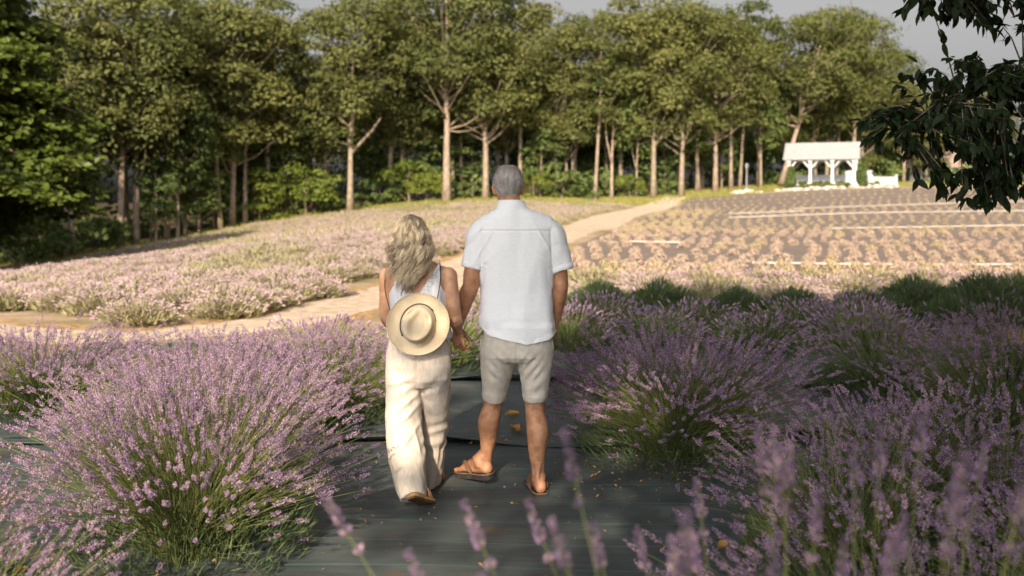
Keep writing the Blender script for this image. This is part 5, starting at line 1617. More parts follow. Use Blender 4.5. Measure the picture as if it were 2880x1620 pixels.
def garment(name, pieces, voxel, material, person, fold, smooth=5, cut=None, tint=.5):
    V, N, F = fuse(name, pieces, voxel, smooth)
    if fold is not None:
        V = V + N * fold(V, N)[:, None]
    if cut is not None:
        bad = cut(V)
        F = [f[~bad[f].any(1)] for f in F]
    return link(name, mesh_np(name, V, F, [material], attrs={"tint": np.full(len(V), tint)}, smooth=True), person)

# ================================================================= the man
MD = 5.40
man = thing("person", "tall grey haired man in a white short sleeved shirt and stone shorts", "person", (0.02, MD, 0), 0)
man_o = np.array([0.02, MD, 0.0])
def L3(u, v, d): return mp(u, v, d) - man_o
hx, hy = -.040, .0
chin = np.array([hx, hy + .005, 1.543])
hp, hrot, HH = head_pieces(chin, 1.0)
body = list(hp)
# neck and trunk
body.append(hloft([(hx + .004, -.012, 1.645, .050, .052), (hx + .006, -.022, 1.60, .060, .060), (hx + .012, -.030, 1.55, .068, .066), (hx + .02, -.03, 1.50, .085, .072)], 22))
body.append(hloft([(.0, -.02, 1.51, .10, .06), (.0, -.015, 1.46, .175, .085), (.0, -.01, 1.38, .185, .105), (.0, .0, 1.25, .172, .112), (.0, .0, 1.10, .160, .108), (.0, .0, .98, .165, .11), (.0, -.005, .88, .172, .118), (.0, -.005, .80, .165, .115), (.0, 0, .74, .10, .08)], 30))
# arms: left one reaches down-left to her hand, right one swings slightly forward
SL, EL, WL = np.array([-.185, -.005, 1.43]), np.array([-.240, -.035, 1.155]), np.array([-.318, .040, .905])
SR, ER, WR = np.array([.195, -.005, 1.43]), np.array([.240, .0, 1.145]), np.array([.222, .085, .935])
for S_, E_, W_ in ((SL, EL, WL), (SR, ER, WR)):
    body.append(limb([S_, S_ * .5 + E_ * .5, E_ + [0, .0, .03], E_ - [0, 0, .015], E_ * .72 + W_ * .28, E_ * .35 + W_ * .65, W_], [.048, (.048, .050), (.044, .046), (.045, .046), (.046, .047), (.036, .037), (.027, .031)], 18))
    body.append(ellipsoid(E_ + np.array([0.002, -.032, .0]), (.022, .018, .026), 10, 6))
for S_ in (SL, SR): body.append(ellipsoid(S_ - [np.sign(S_[0]) * .02, 0, .02], (.05, .055, .05), 14, 10))
HAND_M = WL
body += hand(WL, (.02, -.06, -1), (.75, -.65, 0), (.6, .7, 0), 1.05, (.72, .8, .86, .9))
body += hand(WR, (-.08, .16, -1), (-1, .1, 0), (0, 1, 0), 1.05, (.45, .5, .55, .6))
# legs: left foot swinging forward, right foot planted
hipL, hipR = np.array([-.088, .0, .86]), np.array([.092, 0, .86])
kL, aL = np.array([-.128, .135, .478]), np.array([-.168, .150, .132])
kR, aR = np.array([.106, .02, .47]), np.array([.122, -.045, .085])
def leg(h, k, a, side):
    d = a - k
    calf = k + d * .30 + np.array([0.008 * side, -.022, 0])
    return limb([h, h * .5 + k * .5, k + [0, 0, .05], k - [0, 0, .035], calf, k + d * .60 + np.array([0, -.008, 0]), k + d * .86, a], [(.090, .095), (.078, .082), (.058, .060), (.053, .056), (.0605, .066), (.048, .052), (.034, .040), (.036, .044)], 20)
body.append(leg(hipL, kL, aL, -1)); body.append(leg(hipR, kR, aR, 1))
# knees
for k_ in (kL, kR): body.append(ellipsoid(k_ + [0, .045, 0], (.038, .022, .045), 12, 8))
hLh, hLt = np.array([-.146, .095, .080]), np.array([-.318, .325, .040])
fL, PL, sL, uL, klL = foot(aL, hLh, hLt, (-.05, -.12, 1)); body += fL
hRh, hRt = np.array([.134, -.095, .028]), np.array([.098, .165, .024])
fR, PR, sR, uR, klR = foot(aR, hRh, hRt, (0, 0, 1), rx=-1); body += fR
# achilles
for a_, h_ in ((aL, hLh), (aR, hRh)):
    body.append(limb([a_ + np.array([0, -.02, .10]), a_ + (0, -.036, .0), h_ + (0, .02, .03)], [.020, .0135, .02], 10))
V, N, F = fuse("body", body, .0046, 3, .5)
link("body", mesh_np("body", V, F, [M['skin_man']], smooth=True), man)
face_parts(hrot, man)

# flip-flops
def flipflop(P, s, up, k, name, side):
    out = [(-.05, .030), (.05, .038), (.2, .039), (.4, .036), (.6, .043), (.78, .051), (.92, .047), (1.02, .032), (1.05, .010)]
    Lr, Rr = [], []
    cent = lambda a: -.006 * math.sin(a * 3)
    V = []
    for h in (-.020, -.001, .006):
        ring = [P(a, h, cent(a) - w) for a, w in out] + [P(a, h, cent(a) + w) for a, w in out[::-1]] + [P(-.075, h, .015), P(-.075, h, -.015)]
        V += ring
    n = len(out) * 2 + 2
    a = np.arange(n); b_ = (a + 1) % n
    F = [np.concatenate([np.stack([a + i * n, b_ + i * n, b_ + (i + 1) * n, a + (i + 1) * n], 1) for i in (0, 1)]), np.array([a[::-1], a + 2 * n])]
    m = MB(); m.add(np.array(V), [F[0]]); m.add(np.array(V), [F[1]])
    so = link("sandal", m.mesh("sandal", [M['sole']]), man)
    m = MB()
    t0 = P(.80, .012, -.018 * side)
    top1, top2 = P(.62, .060, -.030 * side), P(.60, .054, .030 * side)
    for mid, end, e2 in ((P(.64, .064, -.022), P(.40, .028, -.045), P(.34, .004, -.041)), (P(.62, .064, .020), P(.38, .028, .045), P(.32, .004, .041))):
        v, f = limb([t0, mid, end, e2], [(.006, .004), (.011, .0045), (.013, .0045), (.010, .004)], 8, ref=up); m.add(v, f)
    link("strap", m.mesh("strap", [M['strap']], True), so)
    # welt along the foot bed's edge
    m = MB()
    ring = [P(a, .006, cent(a) - w) for a, w in out[:-1]] + [P(a, .006, cent(a) + w) for a, w in out[:-1][::-1]] + [P(-.078, .006, .012), P(-.078, .006, -.012)]
    m.tube(ring + ring[:1], [.0045] * (len(ring) + 1), 6)
    link("foot_bed_edge", m.mesh("foot_bed_edge", [M['strap']], True), so)
flipflop(PL, sL, uL, klL, "L", 1)
flipflop(PR, sR, uR, klR, "R", -1)

# hair: short, greying; a fitted cap and fine strands
def zmin(th):
    """hairline height above the chin for the angle (0 = +x, -90 deg = back of the head)"""
    a = (th + math.pi) % (2 * math.pi) - math.pi          # -pi..pi
    back = np.exp(-((np.abs(a + math.pi / 2)) / .95) ** 4)
    front = np.exp(-((np.abs(a - math.pi / 2)) / 1.0) ** 4)
    return .122 - .062 * back + .073 * front
HZ = np.array([h[0] for h in HH]); HA = np.array([h[1] for h in HH]); HB0 = np.array([h[2] for h in HH]); HB1 = np.array([h[3] for h in HH])
def skull(th, z, off=0.0):
    a = np.interp(z, HZ, HA) + off; y0 = np.interp(z, HZ, HB0) - off; y1 = np.interp(z, HZ, HB1) + off
    p = 2.25
    c, s_ = np.cos(th), np.sin(th)
    x = a * np.sign(c) * np.abs(c) ** (2 / p); y = (y0 + y1) / 2 + (y1 - y0) / 2 * np.sign(s_) * np.abs(s_) ** (2 / p)
    return np.stack([x, y, z], -1)
def hair_cap(nth=72, nz_=26, thick=.009):
    th = np.linspace(0, 2 * math.pi, nth, endpoint=False)
    V = []
    for i in range(nz_):
        q = i / (nz_ - 1)
        z = zmin(th) * (1 - q) + .229 * q
        o = thick * np.clip(q * 5, .12, 1) * (1 + .25 * np.sin(th * 9 + q * 11) * .5) + .004 * np.clip((q - .7) * 3, 0, 1)
        p = skull(th, z, o)
        p[:, 2] += o * np.clip((q - .55) * 2.2, 0, 1)
        V.append(p)
    V = np.concatenate(V + [np.array([[0, -.0, .229 + thick + .005]])])
    i = np.arange(nz_ - 1)[:, None] * nth; j = np.arange(nth)[None]; j2 = (j + 1) % nth
    F = np.stack([i + j, i + j2, i + nth + j2, i + nth + j], -1).reshape(-1, 4)
    a = np.arange(nth) + (nz_ - 1) * nth
    T = np.stack([a, np.roll(a, -1), np.full(nth, nth * nz_)], 1)
    return V, [F, T]
gh = np.random.default_rng(71)
m = MB(); v, f = hair_cap(); 
m.add(hrot(v), f, tint=np.clip(.42 - .42 * (v[:, 2] - .12) / .1 + .10, .05, .6))
n = 3600
th = gh.uniform(0, 2 * math.pi, n); q = gh.uniform(0, 1, n) ** .8
z = zmin(th) * (1 - q) + .227 * q
p0 = skull(th, z, .007 * np.clip(q * 5, .2, 1)); p0[:, 2] += .008 * np.clip((q - .55) * 2.2, 0, 1)
radial = norm(p0 - np.array([0, 0, .12]))
flow = norm(np.stack([np.full(n, .25) * (q > .6), np.where(q > .75, .5, -.1), np.full(n, -1.0)], 1) + gh.normal(0, .22, (n, 3)))
ln = .012 + .016 * q
mid = p0 + flow * ln[:, None] * .5 + radial * .0030
end = p0 + flow * ln[:, None] + radial * .0015 * gh.uniform(.2, 2.2, (n, 1))
V_, F_ = ribbons3(np.stack([p0, mid, end], 1), .0011, .0004)
m.add(hrot(V_), F_, tint=np.repeat(np.clip(.75 - 3.4 * (z - .11) + gh.normal(0, .22, n), 0, 1), 9))
link("hair", m.mesh("hair", [M['hair_grey']], True), man)

# shirt
def hemz(th):
    """shirt tail: low at the back, higher at the sides"""
    return .055 * np.abs(np.cos(th)) ** 3 + .02 * (np.cos(th) < 0) * np.abs(np.cos(th)) - .012 * (np.cos(th) > 0)
sh = [hloft([(hx + .020, -.03, 1.572, .070, .062), (hx + .022, -.03, 1.545, .088, .074), (.002, -.024, 1.520, .140, .084, 2.2), (.002, -.019, 1.490, .190, .094, 2.3), (.002, -.015, 1.462, .214, .104, 2.4), (.002, -.012, 1.42, .222, .114, 2.5), (.004, -.008, 1.34, .213, .124, 2.6),
             (.004, -.004, 1.22, .200, .130, 2.5), (.006, 0, 1.10, .194, .130, 2.4), (.008, -.002, .98, .198, .139, 2.4), (.010, -.004, .90, .206, .147, 2.4, lambda t: hemz(t) * .5), (.012, -.004, .842, .211, .150, 2.4, hemz), (.012, -.004, .838, .204, .143, 2.4, hemz), (.012, -.004, .90, .19, .12, 2.4)], 48)]
# sleeves
def sleeve(S_, E_, end, r_end):
    S_ = np.asarray(S_, float); dirv = norm(np.asarray(end) - S_)
    P = [S_ + np.array([-.04 * np.sign(S_[0]), 0, -.045]), S_ + np.array([.006 * np.sign(S_[0]), 0, -.034]), S_ * .5 + np.asarray(end) * .5, np.asarray(end), np.asarray(end) - dirv * .001, np.asarray(end) - dirv * .03]
    return tube(P, [(.056, .070), (.071, .080), (.073, .079), (r_end, r_end * 1.0), (r_end - .009, r_end - .009), (r_end - .012, r_end - .012)], 22)
seL, seR = np.array([-.226, -.015, 1.228]), np.array([.247, -.005, 1.215])
for sx in (-1, 1):
    sh.append(limb([(sx * .075 + .003, -.022, 1.488), (sx * .165 + .003, -.017, 1.452), (sx * .214 + .003, -.012, 1.405), (sx * .229 + .003, -.012, 1.34)], [(.048, .055), (.055, .072), (.057, .074), (.050, .064)], 18))
sh.append(sleeve([-.182, -.008, 1.425], EL, seL, .067)); sh.append(sleeve([.192, -.006, 1.425], ER, seR, .067))
def shirt_fold(V, N):
    x, y, z = V.T
    body_w = np.clip((.235 - np.abs(x - .005)) / .05, 0, 1)
    d = .0065 * nz(V, (9, 9, 2.0), 3) + .0035 * nz(V, (22, 22, 7), 9)
    low = np.clip((1.25 - z) / .35, 0, 1)
    d += low * .0085 * np.sin(x * 31 + 1.5 * nz(V, (3, 3, 2), 5) * 2) * body_w * .6
    # folds running from the shoulder blades to the armpits
    for sx in (-1, 1):
        a = (z - 1.40) + sx * (x - sx * .14) * 1.7
        d += .0065 * np.exp(-((a) / .013) ** 2) * np.exp(-((z - 1.36) / .10) ** 2) * (np.abs(x - sx * .15) < .09)
        a2 = (z - 1.26) + sx * (x - sx * .17) * .9
        d += .006 * np.exp(-((a2) / .016) ** 2) * np.exp(-((np.abs(x) - .17) / .06) ** 2)
    d += np.where((z > 1.435) & (np.abs(x) < .19) & (y < .03), .0035, 0)         # the yoke lies over the back panel
    # crumples above the hem
    d += .009 * np.exp(-((z - .93) / .07) ** 2) * nz(V, (7, 7, 22), 2) * 2
    # sleeve hems stand out a little
    for e in (seL, seR):
        r = np.linalg.norm(V - e, axis=1)
        dirv = norm(e - np.array([np.sign(e[0]) * .187, -.007, 1.425]))
        t = (V - e) @ dirv
        d += np.where((r < .11) & (t > -.026), .0035, 0) + .005 * np.where(r < .17, nz(V, (16, 16, 16), 6), 0)
    d -= .0045 * np.exp(-((z - 1.433) / .0035) ** 2) * (np.abs(x) < .19) * (y < .02)       # yoke seam
    d -= .0040 * np.exp(-((np.abs(x - .003) - .186 - .03 * (1.40 - z)) / .0045) ** 2) * (z > 1.24) * (z < 1.45) * (y < .05)   # armhole seams
    d -= .003 * np.exp(-(x + 0.0) ** 2 / .004) * np.clip((1.40 - z) / .1, 0, 1) * np.clip((z - 1.0) / .2, 0, 1)
    return d
garment("shirt", sh, .0052, M['shirt'], man, shirt_fold, 7)
m = MB()
v, f = hloft([(hx + .018, -.028, 1.553, .082, .071), (hx + .016, -.028, 1.592, .071, .064), (hx + .016, -.028, 1.597, .067, .060), (hx + .016, -.028, 1.592, .064, .057), (hx + .016, -.028, 1.56, .068, .060)], 30, caps=False); m.add(v, f)
link("collar", m.mesh("collar", [M['shirt']], True), man)
# shorts
cr = .735
so_ = [hloft([(.004, .0, .965, .172, .122, 2.3), (.004, -.004, .90, .182, .122, 2.4), (.006, -.006, .82, .193, .134, 2.5), (.006, -.004, .755, .190, .132, 2.6), (.006, 0, .725, .165, .11, 2.4)], 40)]
def short_leg(top, hem, rt, rh):
    t = np.asarray(top, float); h = np.asarray(hem, float); d = norm(h - t)
    return tube([t + [0, 0, .06], t, t * .5 + h * .5, h, h - d * .001, h - d * .04], [(rt[0] * .9, rt[1]), rt, ((rt[0] + rh[0]) / 2, (rt[1] + rh[1]) / 2), rh, (rh[0] - .009, rh[1] - .009), (rh[0] - .012, rh[1] - .012)], 28)
heL, heR = np.array([-.118, .100, .512]), np.array([.108, .012, .512])
so_.append(short_leg([-.090, .0, .79], heL, (.108, .122), (.067, .086))); so_.append(short_leg([.100, -.004, .79], heR, (.108, .122), (.065, .084)))
def short_fold(V, N):
    x, y, z = V.T
    d = .004 * nz(V, (10, 10, 5), 13) + .0028 * ridged(V, (13, 13, 9), 17) - .0028
    for sx in (-1, 1):
        a = (z - .70) - sx * (x) * 1.25 + .06
        d += .0065 * np.sin(a * 95) * np.exp(-((z - .70) / .07) ** 2) * np.exp(-((x - sx * .075) / .055) ** 2)
        a = (z - .62) - sx * x * .6
        d += .004 * np.sin(a * 70 + 1) * np.exp(-((z - .60) / .06) ** 2) * np.exp(-((x - sx * .11) / .06) ** 2)
    for h in (heL, heR):
        r = np.linalg.norm((V - h) * [1, 1, 1], axis=1)
        d += np.where((r < .14) & (z < h[2] + .030), .0030, 0)
    d -= .006 * np.exp(-((x - .006) / .008) ** 2) * (y < 0) * np.clip((z - .70) / .03, 0, 1)
    return d
garment("shorts", so_, .0052, M['shorts'], man, short_fold, 4)
m = MB(); v, f = hloft([(.004, -.004, .865, .184, .128, 2.4), (.004, -.004, .89, .182, .126, 2.4)], 36, caps=False); m.add(v, f)
link("belt", m.mesh("belt", [M['navy']], True), man)
for sx in (-1, 1):
    m = MB(); m.tube([(sx * .19 + .005, -.055, .845), (sx * .197 + .005, -.035, .79), (sx * .196 + .005, -.02, .75)], [.004] * 3, 6)
    link("pocket_edge", m.mesh("pocket_edge", [M['shorts']], True), man)

# ================================================================= the woman
WD = 5.25
wom_o = np.array([-.494, WD, 0.0])
woman = thing("person", "blonde woman in a white sleeveless top and loose oatmeal linen trousers", "person", tuple(wom_o), 0)
wx = -.045
chin = np.array([wx, .015, 1.285])
hp, wrot, _ = head_pieces(chin, .93, turn=.10)
body = list(hp)
body.append(hloft([(wx + .004, .0, 1.36, .042, .046), (wx + .008, -.004, 1.32, .046, .05), (wx + .02, -.006, 1.28, .052, .054), (-.01, -.004, 1.235, .085, .06)], 20))
body.append(hloft([(0, 0, 1.245, .09, .055), (0, -.002, 1.205, .150, .072), (0, -.004, 1.15, .158, .088), (0, .0, 1.08, .143, .098), (0, .004, 1.0, .128, .092), (0, .004, .94, .126, .09), (0, 0, .86, .15, .105), (0, -.006, .78, .160, .118), (0, -.004, .70, .145, .11), (0, 0, .66, .09, .08)], 30))
SL, EL, WL = np.array([-.160, .0, 1.185]), np.array([-.176, .03, .985]), np.array([-.128, .165, .862])
SR, ER, WR = np.array([.160, -.005, 1.185]), np.array([.196, -.02, .972]), np.array([.205, .130, .888])
for S_, E_, W_ in ((SL, EL, WL), (SR, ER, WR)):
    body.append(limb([S_, S_ * .5 + E_ * .5, E_ + (E_ - S_) * -.1, E_ * .97 + W_ * .03, E_ * .7 + W_ * .3, E_ * .3 + W_ * .7, W_], [.047, (.040, .043), (.036, .038), (.036, .037), (.037, .037), (.028, .028), (.0215, .025)], 18))
for S_ in (SL, SR):
    body.append(ellipsoid(S_ + np.array([0, 0, .004]), (.048, .050, .054), 14, 10))
    body.append(limb([(np.sign(S_[0]) * .03 - .01, -.012, 1.27), S_ * [.6, 1, 1] + [0, 0, .045], S_ + [0, 0, .018]], [.030, .030, .034], 12))
body.append(ellipsoid(ER + np.array([0.0, -.026, -.004]), (.018, .016, .020), 10, 6))
body += hand(WL, (.35, .35, -.9), (.5, -.6, 0), (.3, .9, .3), .9, (.3, .35, .4, .4))
body += hand(WR, (.02, .32, -.95), (.35, .94, .3), (-.2, .4, 0), .95, (.55, .6, .6, .62), thumb_curl=.5)
# legs: right one forward, left one pushing off the toes
hipL, hipR = np.array([-.080, 0, .80]), np.array([.080, 0, .80])
kL, aL = np.array([-.060, -.02, .47]), np.array([.0, -.225, .165])
kR, aR = np.array([.075, .165, .44]), np.array([.055, .27, .085])
for h_, k_, a_ in ((hipL, kL, aL), (hipR, kR, aR)):
    d = a_ - k_
    body.append(limb([h_, h_ * .5 + k_ * .5, k_ + [0, 0, .04], k_ - [0, 0, .03], k_ + d * .3 + (0, -.02, 0), k_ + d * .65, k_ + d * .88, a_], [(.082, .09), (.07, .074), (.052, .054), (.048, .05), (.052, .056), (.04, .043), (.03, .034), (.032, .037)], 18))
wlh, wlt = np.array([-.010, -.262, .118]), np.array([.070, -.085, .030])
fl_, P1, s1, u1, k1 = foot(aL, wlh, wlt, (0, .75, .65)); body += fl_
wrh, wrt = np.array([.050, .235, .030]), np.array([.070, .46, .024])
fr_, P2, s2, u2, k2 = foot(aR, wrh, wrt, (0, 0, 1), rx=-1); body += fr_
V, N, F = fuse("body", body, .0043, 3, .5)
link("body", mesh_np("body", V, F, [M['skin_woman']], smooth=True), woman)
face_parts(wrot, woman)

# tan slides with dark soles
def slide(P, up):
    out = [(-.06, .026), (.04, .034), (.2, .036), (.42, .034), (.62, .041), (.8, .047), (.94, .042), (1.03, .026)]
    def slab(h0, h1, grow):
        V = []
        for h in (h0, h1):
            V += [P(a, h, -w - grow) for a, w in out] + [P(a, h, w + grow) for a, w in out[::-1]]
        n = len(out) * 2; a = np.arange(n); b_ = (a + 1) % n
        m = MB(); m.add(np.array(V), [np.stack([a, b_, b_ + n, a + n], 1)]); m.add(np.array(V), [np.array([a[::-1], a + n])])
        return m
    so = link("sandal", slab(-.026, -.004, 0).mesh("sandal", [M['cork']]), woman)
    link("tan_rim", slab(-.012, .003, .004).mesh("tan_rim", [M['tan']]), so)
    m = MB()
    for a, h in ((.66, .050), (.56, .066)):
        pts = [P(a, .0, -.052), P(a, h * .6, -.046), P(a, h, -.018), P(a, h, .018), P(a, h * .6, .046), P(a, .0, .052)]
        v, f = limb(pts, [(.024, .004)] * 6, 10, ref=P(a + .1, h) - P(a, h)); m.add(v, f)
    link("strap", m.mesh("strap", [M['tan']], True), so)
    # heel counter
    m = MB()
    ring = [P(.22, .03, -.040), P(.05, .034, -.040), P(-.045, .036, -.026), P(-.07, .036, 0), P(-.045, .036, .026), P(.05, .034, .040), P(.22, .03, .040)]
    v, f = limb(ring, [(.004, .026)] * 7, 10, ref=up); m.add(v, f)
    link("heel_counter", m.mesh("heel_counter", [M['tan']], True), so)
slide(P1, u1); slide(P2, u2)

# trousers: wide linen legs
tr = [hloft([(0, .0, .905, .138, .10, 2.2), (0, -.002, .865, .153, .112, 2.3), (.002, -.006, .80, .170, .126, 2.4), (.002, -.008, .73, .173, .130, 2.5), (.002, -.006, .66, .166, .122, 2.5), (.002, 0, .62, .14, .10, 2.3)], 40)]
def pant_leg(P, Rr):
    P = [np.asarray(p, float) for p in P]; d = norm(P[-1] - P[-2])
    V, f = limb(P + [P[-1] - d * .002, P[-1] - d * .05], list(Rr) + [(Rr[-1][0] - .010, Rr[-1][1] - .010), (Rr[-1][0] - .014, Rr[-1][1] - .014)], 30, 4)
    return V, f
# the two leg tubes are laid out without the smooth end so the hems stay open and crisp
def pant_tube(P, Rr):
    P = [np.asarray(p, float) for p in P]; d = norm(P[-1] - P[-2])
    PP, RR = [], []
    for i in range(len(P) - 1):
        for q in (0, .34, .67):
            PP.append(P[i] * (1 - q) + P[i + 1] * q); RR.append((Rr[i][0] * (1 - q) + Rr[i + 1][0] * q, Rr[i][1] * (1 - q) + Rr[i + 1][1] * q))
    PP.append(P[-1]); RR.append(Rr[-1])
    PP += [P[-1] - d * .001, P[-1] - d * .04]; RR += [(Rr[-1][0] - .010, Rr[-1][1] - .010), (Rr[-1][0] - .013, Rr[-1][1] - .013)]
    return tube(PP, RR, 30)
tr.append(pant_tube([(-.078, -.004, .74), (-.077, -.012, .60), (-.070, -.055, .42), (-.046, -.130, .27), (-.020, -.190, .14), (-.004, -.222, .088)], [(.093, .120), (.094, .114), (.096, .116), (.092, .116), (.078, .102), (.066, .086)]))
tr.append(pant_tube([(.084, .0, .74), (.082, .05, .60), (.076, .14, .42), (.062, .205, .24), (.050, .25, .09), (.046, .262, .045)], [(.088, .118), (.088, .112), (.083, .112), (.066, .108), (.060, .104), (.058, .102)]))
def pant_fold(V, N):
    x, y, z = V.T
    low = np.clip((.85 - z) / .3, 0, 1)
    d = low * (.007 * nz(V, (11, 9, 1.6), 23) + .0055 * ridged(V, (17, 15, 3.0), 29) - .004)
    d += .0032 * nz(V, (26, 26, 11), 31)
    # gathers under the waistband
    d += .0035 * np.sin(x * 190 + 5 * nz(V, (4, 4, 2), 3)) * np.exp(-((z - .845) / .035) ** 2)
    # drape falling from the seat to the inside of the left knee
    for (zc, sl, w, am, xc) in ((.60, .55, .018, .013, -.08), (.535, .75, .016, .012, -.07), (.47, 1.0, .018, .012, -.06), (.66, .35, .016, .009, -.08), (.36, 1.3, .02, .010, -.05)):
        a = (z - zc) - sl * (x - xc)
        d += am * np.exp(-(a / w) ** 2) * np.exp(-((x - xc) / .07) ** 2) * (y < .02)
    # puddled creases on the right leg
    rl = np.clip((x - .02) / .03, 0, 1)
    d += rl * .0045 * np.sin(z * 75 + 4 * nz(V, (9, 9, 6), 41)) * np.exp(-((z - .30) / .14) ** 2)
    d += rl * .004 * np.sin(z * 60 - x * 30 + 3 * nz(V, (8, 8, 6), 43)) * np.exp(-((z - .62) / .07) ** 2)
    d -= .010 * np.exp(-((x - .006) / .010) ** 2) * (y < 0) * np.clip((z - .62) / .05, 0, 1) * np.clip((.84 - z) / .05, 0, 1)
    return d
garment("trousers", tr, .0052, M['linen'], woman, pant_fold, 4)
m = MB()
th = np.linspace(0, 2 * math.pi, 120)
for zz, amp in ((.892, .0), (.872, .0)):
    pts = np.stack([.152 * np.cos(th) * (1 + .012 * np.sin(th * 46)), -.001 + .111 * np.sin(th) * (1 + .012 * np.sin(th * 46)), np.full(120, zz)], 1)
    m.tube(pts, [.009] * 120, 6)
link("waistband", m.mesh("waistband", [M['linen']], True), woman)

# top: sleeveless, V-cut at the back
tp = [hloft([(0, 0, 1.262, .100, .052), (0, -.002, 1.24, .130, .066), (0, -.004, 1.19, .147, .086, 2.3), (0, -.004, 1.13, .156, .100, 2.3), (0, .0, 1.05, .152, .110, 2.2), (.002, .003, .98, .151, .110, 2.2), (.004, .0, .92, .160, .116, 2.2), (.006, -.002, .872, .168, .123, 2.2), (.006, -.002, .868, .160, .115, 2.2), (.006, 0, .91, .14, .10)], 44)]
def top_cut(V):
    x, y, z = V.T
    vb = np.where(y < 0, 1.085 + np.abs(x - .0) * 1.62, 1.06 + np.abs(x) * 1.7)
    neck = (z > vb) & (np.abs(x) < .118)
    arm = (np.abs(x) > .122 + np.clip((1.155 - z) / .10, 0, 1) * .06) & (z > 1.085)
    return neck | arm
def top_fold(V, N):
    x, y, z = V.T
    return .0030 + .0035 * np.sin(x * 120 + 6 * nz(V, (3, 3, 1.2), 5)) * np.clip((1.17 - z) / .08, 0, 1) + .004 * nz(V, (12, 12, 3), 8)
garment("top", tp, .0046, M['top'], woman, top_fold, 4, cut=top_cut)
def back_y(x, z):
    zz = [.868, .92, .98, 1.05, 1.13, 1.19, 1.24, 1.262]; aa = [.168, .16, .151, .152, .156, .147, .130, .100]; bb = [.123, .116, .11, .11, .10, .086, .066, .052]; cc = [-.002, 0, .003, 0, -.004, -.004, -.002, 0]
    a, b, c = np.interp(z, zz, aa), np.interp(z, zz, bb), np.interp(z, zz, cc)
    return c - b * (np.clip(1 - np.abs(x / a) ** 2.2, .02, 1)) ** (1 / 2.2)
m = MB()
xs = np.linspace(-.106, .106, 56)
rows_ = []
for k, off in enumerate((.004, -.014, -.032, -.046)):
    zs = np.minimum(1.080 + np.abs(xs) * 1.62 + off * 1.3 + (.004 * np.abs(np.sin(np.arange(56) * .9)) if k == 3 else 0), 1.256)
    rows_.append(np.stack([xs, back_y(xs, zs) - .0065 - .002 * (k == 1), zs], 1))
i = np.arange(3)[:, None] * 56; j = np.arange(55)[None]
m.add(np.concatenate(rows_), np.stack([i + j, i + 56 + j, i + 57 + j, i + j + 1], -1).reshape(-1, 4))
link("lace_trim", m.mesh("lace_trim", [M['lace']], True), woman)
m = MB()
for sx in (-1, 1):
    v, f = limb([(sx * .112, -.052, 1.225), (sx * .112, -.035, 1.258), (sx * .110, .005, 1.268), (sx * .108, .045, 1.245), (sx * .106, .07, 1.20)], [(.014, .003)] * 5, 8, ref=(1, 0, 0)); m.add(v, f)
link("shoulder_strap", m.mesh("shoulder_strap", [M['top']], True), woman)

# long wavy hair
HPY = np.array([603, 610, 622, 641, 668, 696, 724, 751, 779, 800, 814])
HXL = np.array([1146, 1130, 1119, 1109, 1103, 1099, 1096, 1094, 1101, 1108, 1114]); HXR = np.array([1156, 1174, 1186, 1195, 1205, 1212, 1212, 1205, 1190, 1180, 1172])
dh = WD - .10
HZz = CAM_Z - (HPY - 560) / 2800 * dh
HL = (HXL - 1440) / 2800 * dh - wom_o[0]; HRr = (HXR - 1440) / 2800 * dh - wom_o[0]
def hair_ring(z):
    return np.interp(-z, -HZz, HL), np.interp(-z, -HZz, HRr)
def hair_y(z):
    """back surface (nearest the camera) and depth of the mass, by height"""
    return np.interp(z, [1.10, 1.16, 1.22, 1.28, 1.34, 1.42, 1.48, 1.51, 1.523], [-.135, -.135, -.122, -.112, -.108, -.102, -.085, -.05, -.0])
rings = []
for z in np.linspace(1.175, 1.520, 22):
    l, r = hair_ring(z); yb = hair_y(z)
    front = np.interp(z, [1.13, 1.22, 1.28, 1.32, 1.45, 1.49, 1.521], [-.10, -.055, .02, .06, .095, .075, .02])
    s_ = np.interp(z, [1.175, 1.21, 1.26], [.35, .70, .90])
    rings.append(((l + r) / 2, (yb + .012 + front) / 2, z, max((r - l) / 2 * s_, .012), max((front - yb - .012) / 2, .010), 2.2))
gw = np.random.default_rng(73)
m = MB()
v, f = hloft(rings, 40)
bump_ = np.array([mnoise.noise(Vector((p[0] * 55, p[1] * 55, p[2] * 7))) for p in v])
v[:, 1] += .010 * bump_; v[:, 0] += .006 * bump_
m.add(v, f, tint=np.clip(.12 + .25 * bump_, 0, 1))
nk = 84; per_ = 13; nl = nk * per_
S = 22
t = np.linspace(0, 1, S)[None]
ku = gw.uniform(-1, 1, nk); kph = gw.uniform(0, 6.283, nk); kfr = gw.uniform(2.0, 3.4, nk); kamp = gw.uniform(.6, 1.35, nk); klum = np.clip(gw.normal(.58, .34, nk), 0, 1); kend = gw.uniform(0, 1, nk); kdep = gw.uniform(0, .016, nk); kdx = gw.normal(0, .012, nk)
rp = lambda a: np.repeat(a, per_)[:, None]
u0 = np.clip(rp(ku) + gw.normal(0, .055, (nl, 1)), -1, 1)
zt = 1.523 - .010 * np.abs(u0) - np.repeat(gw.uniform(0, .07, nk), per_)[:, None] - gw.uniform(0, .012, (nl, 1))
zb = 1.095 + .085 * np.abs(u0) ** 1.5 + rp(kend) ** 1.3 * .13 + gw.uniform(0, .045, (nl, 1))
short = np.repeat(gw.uniform(0, 1, nk) < .2, per_)[:, None]
zb = np.where(short, zb + .10, zb)
zz = zt + (zb - zt) * t
l = np.interp(-zz, -HZz, HL); r = np.interp(-zz, -HZz, HRr)
um = np.clip(u0 * (1 - .04 * t), -1.02, 1.02)
amp = (.0008 + .0195 * t ** 1.2) * rp(kamp)
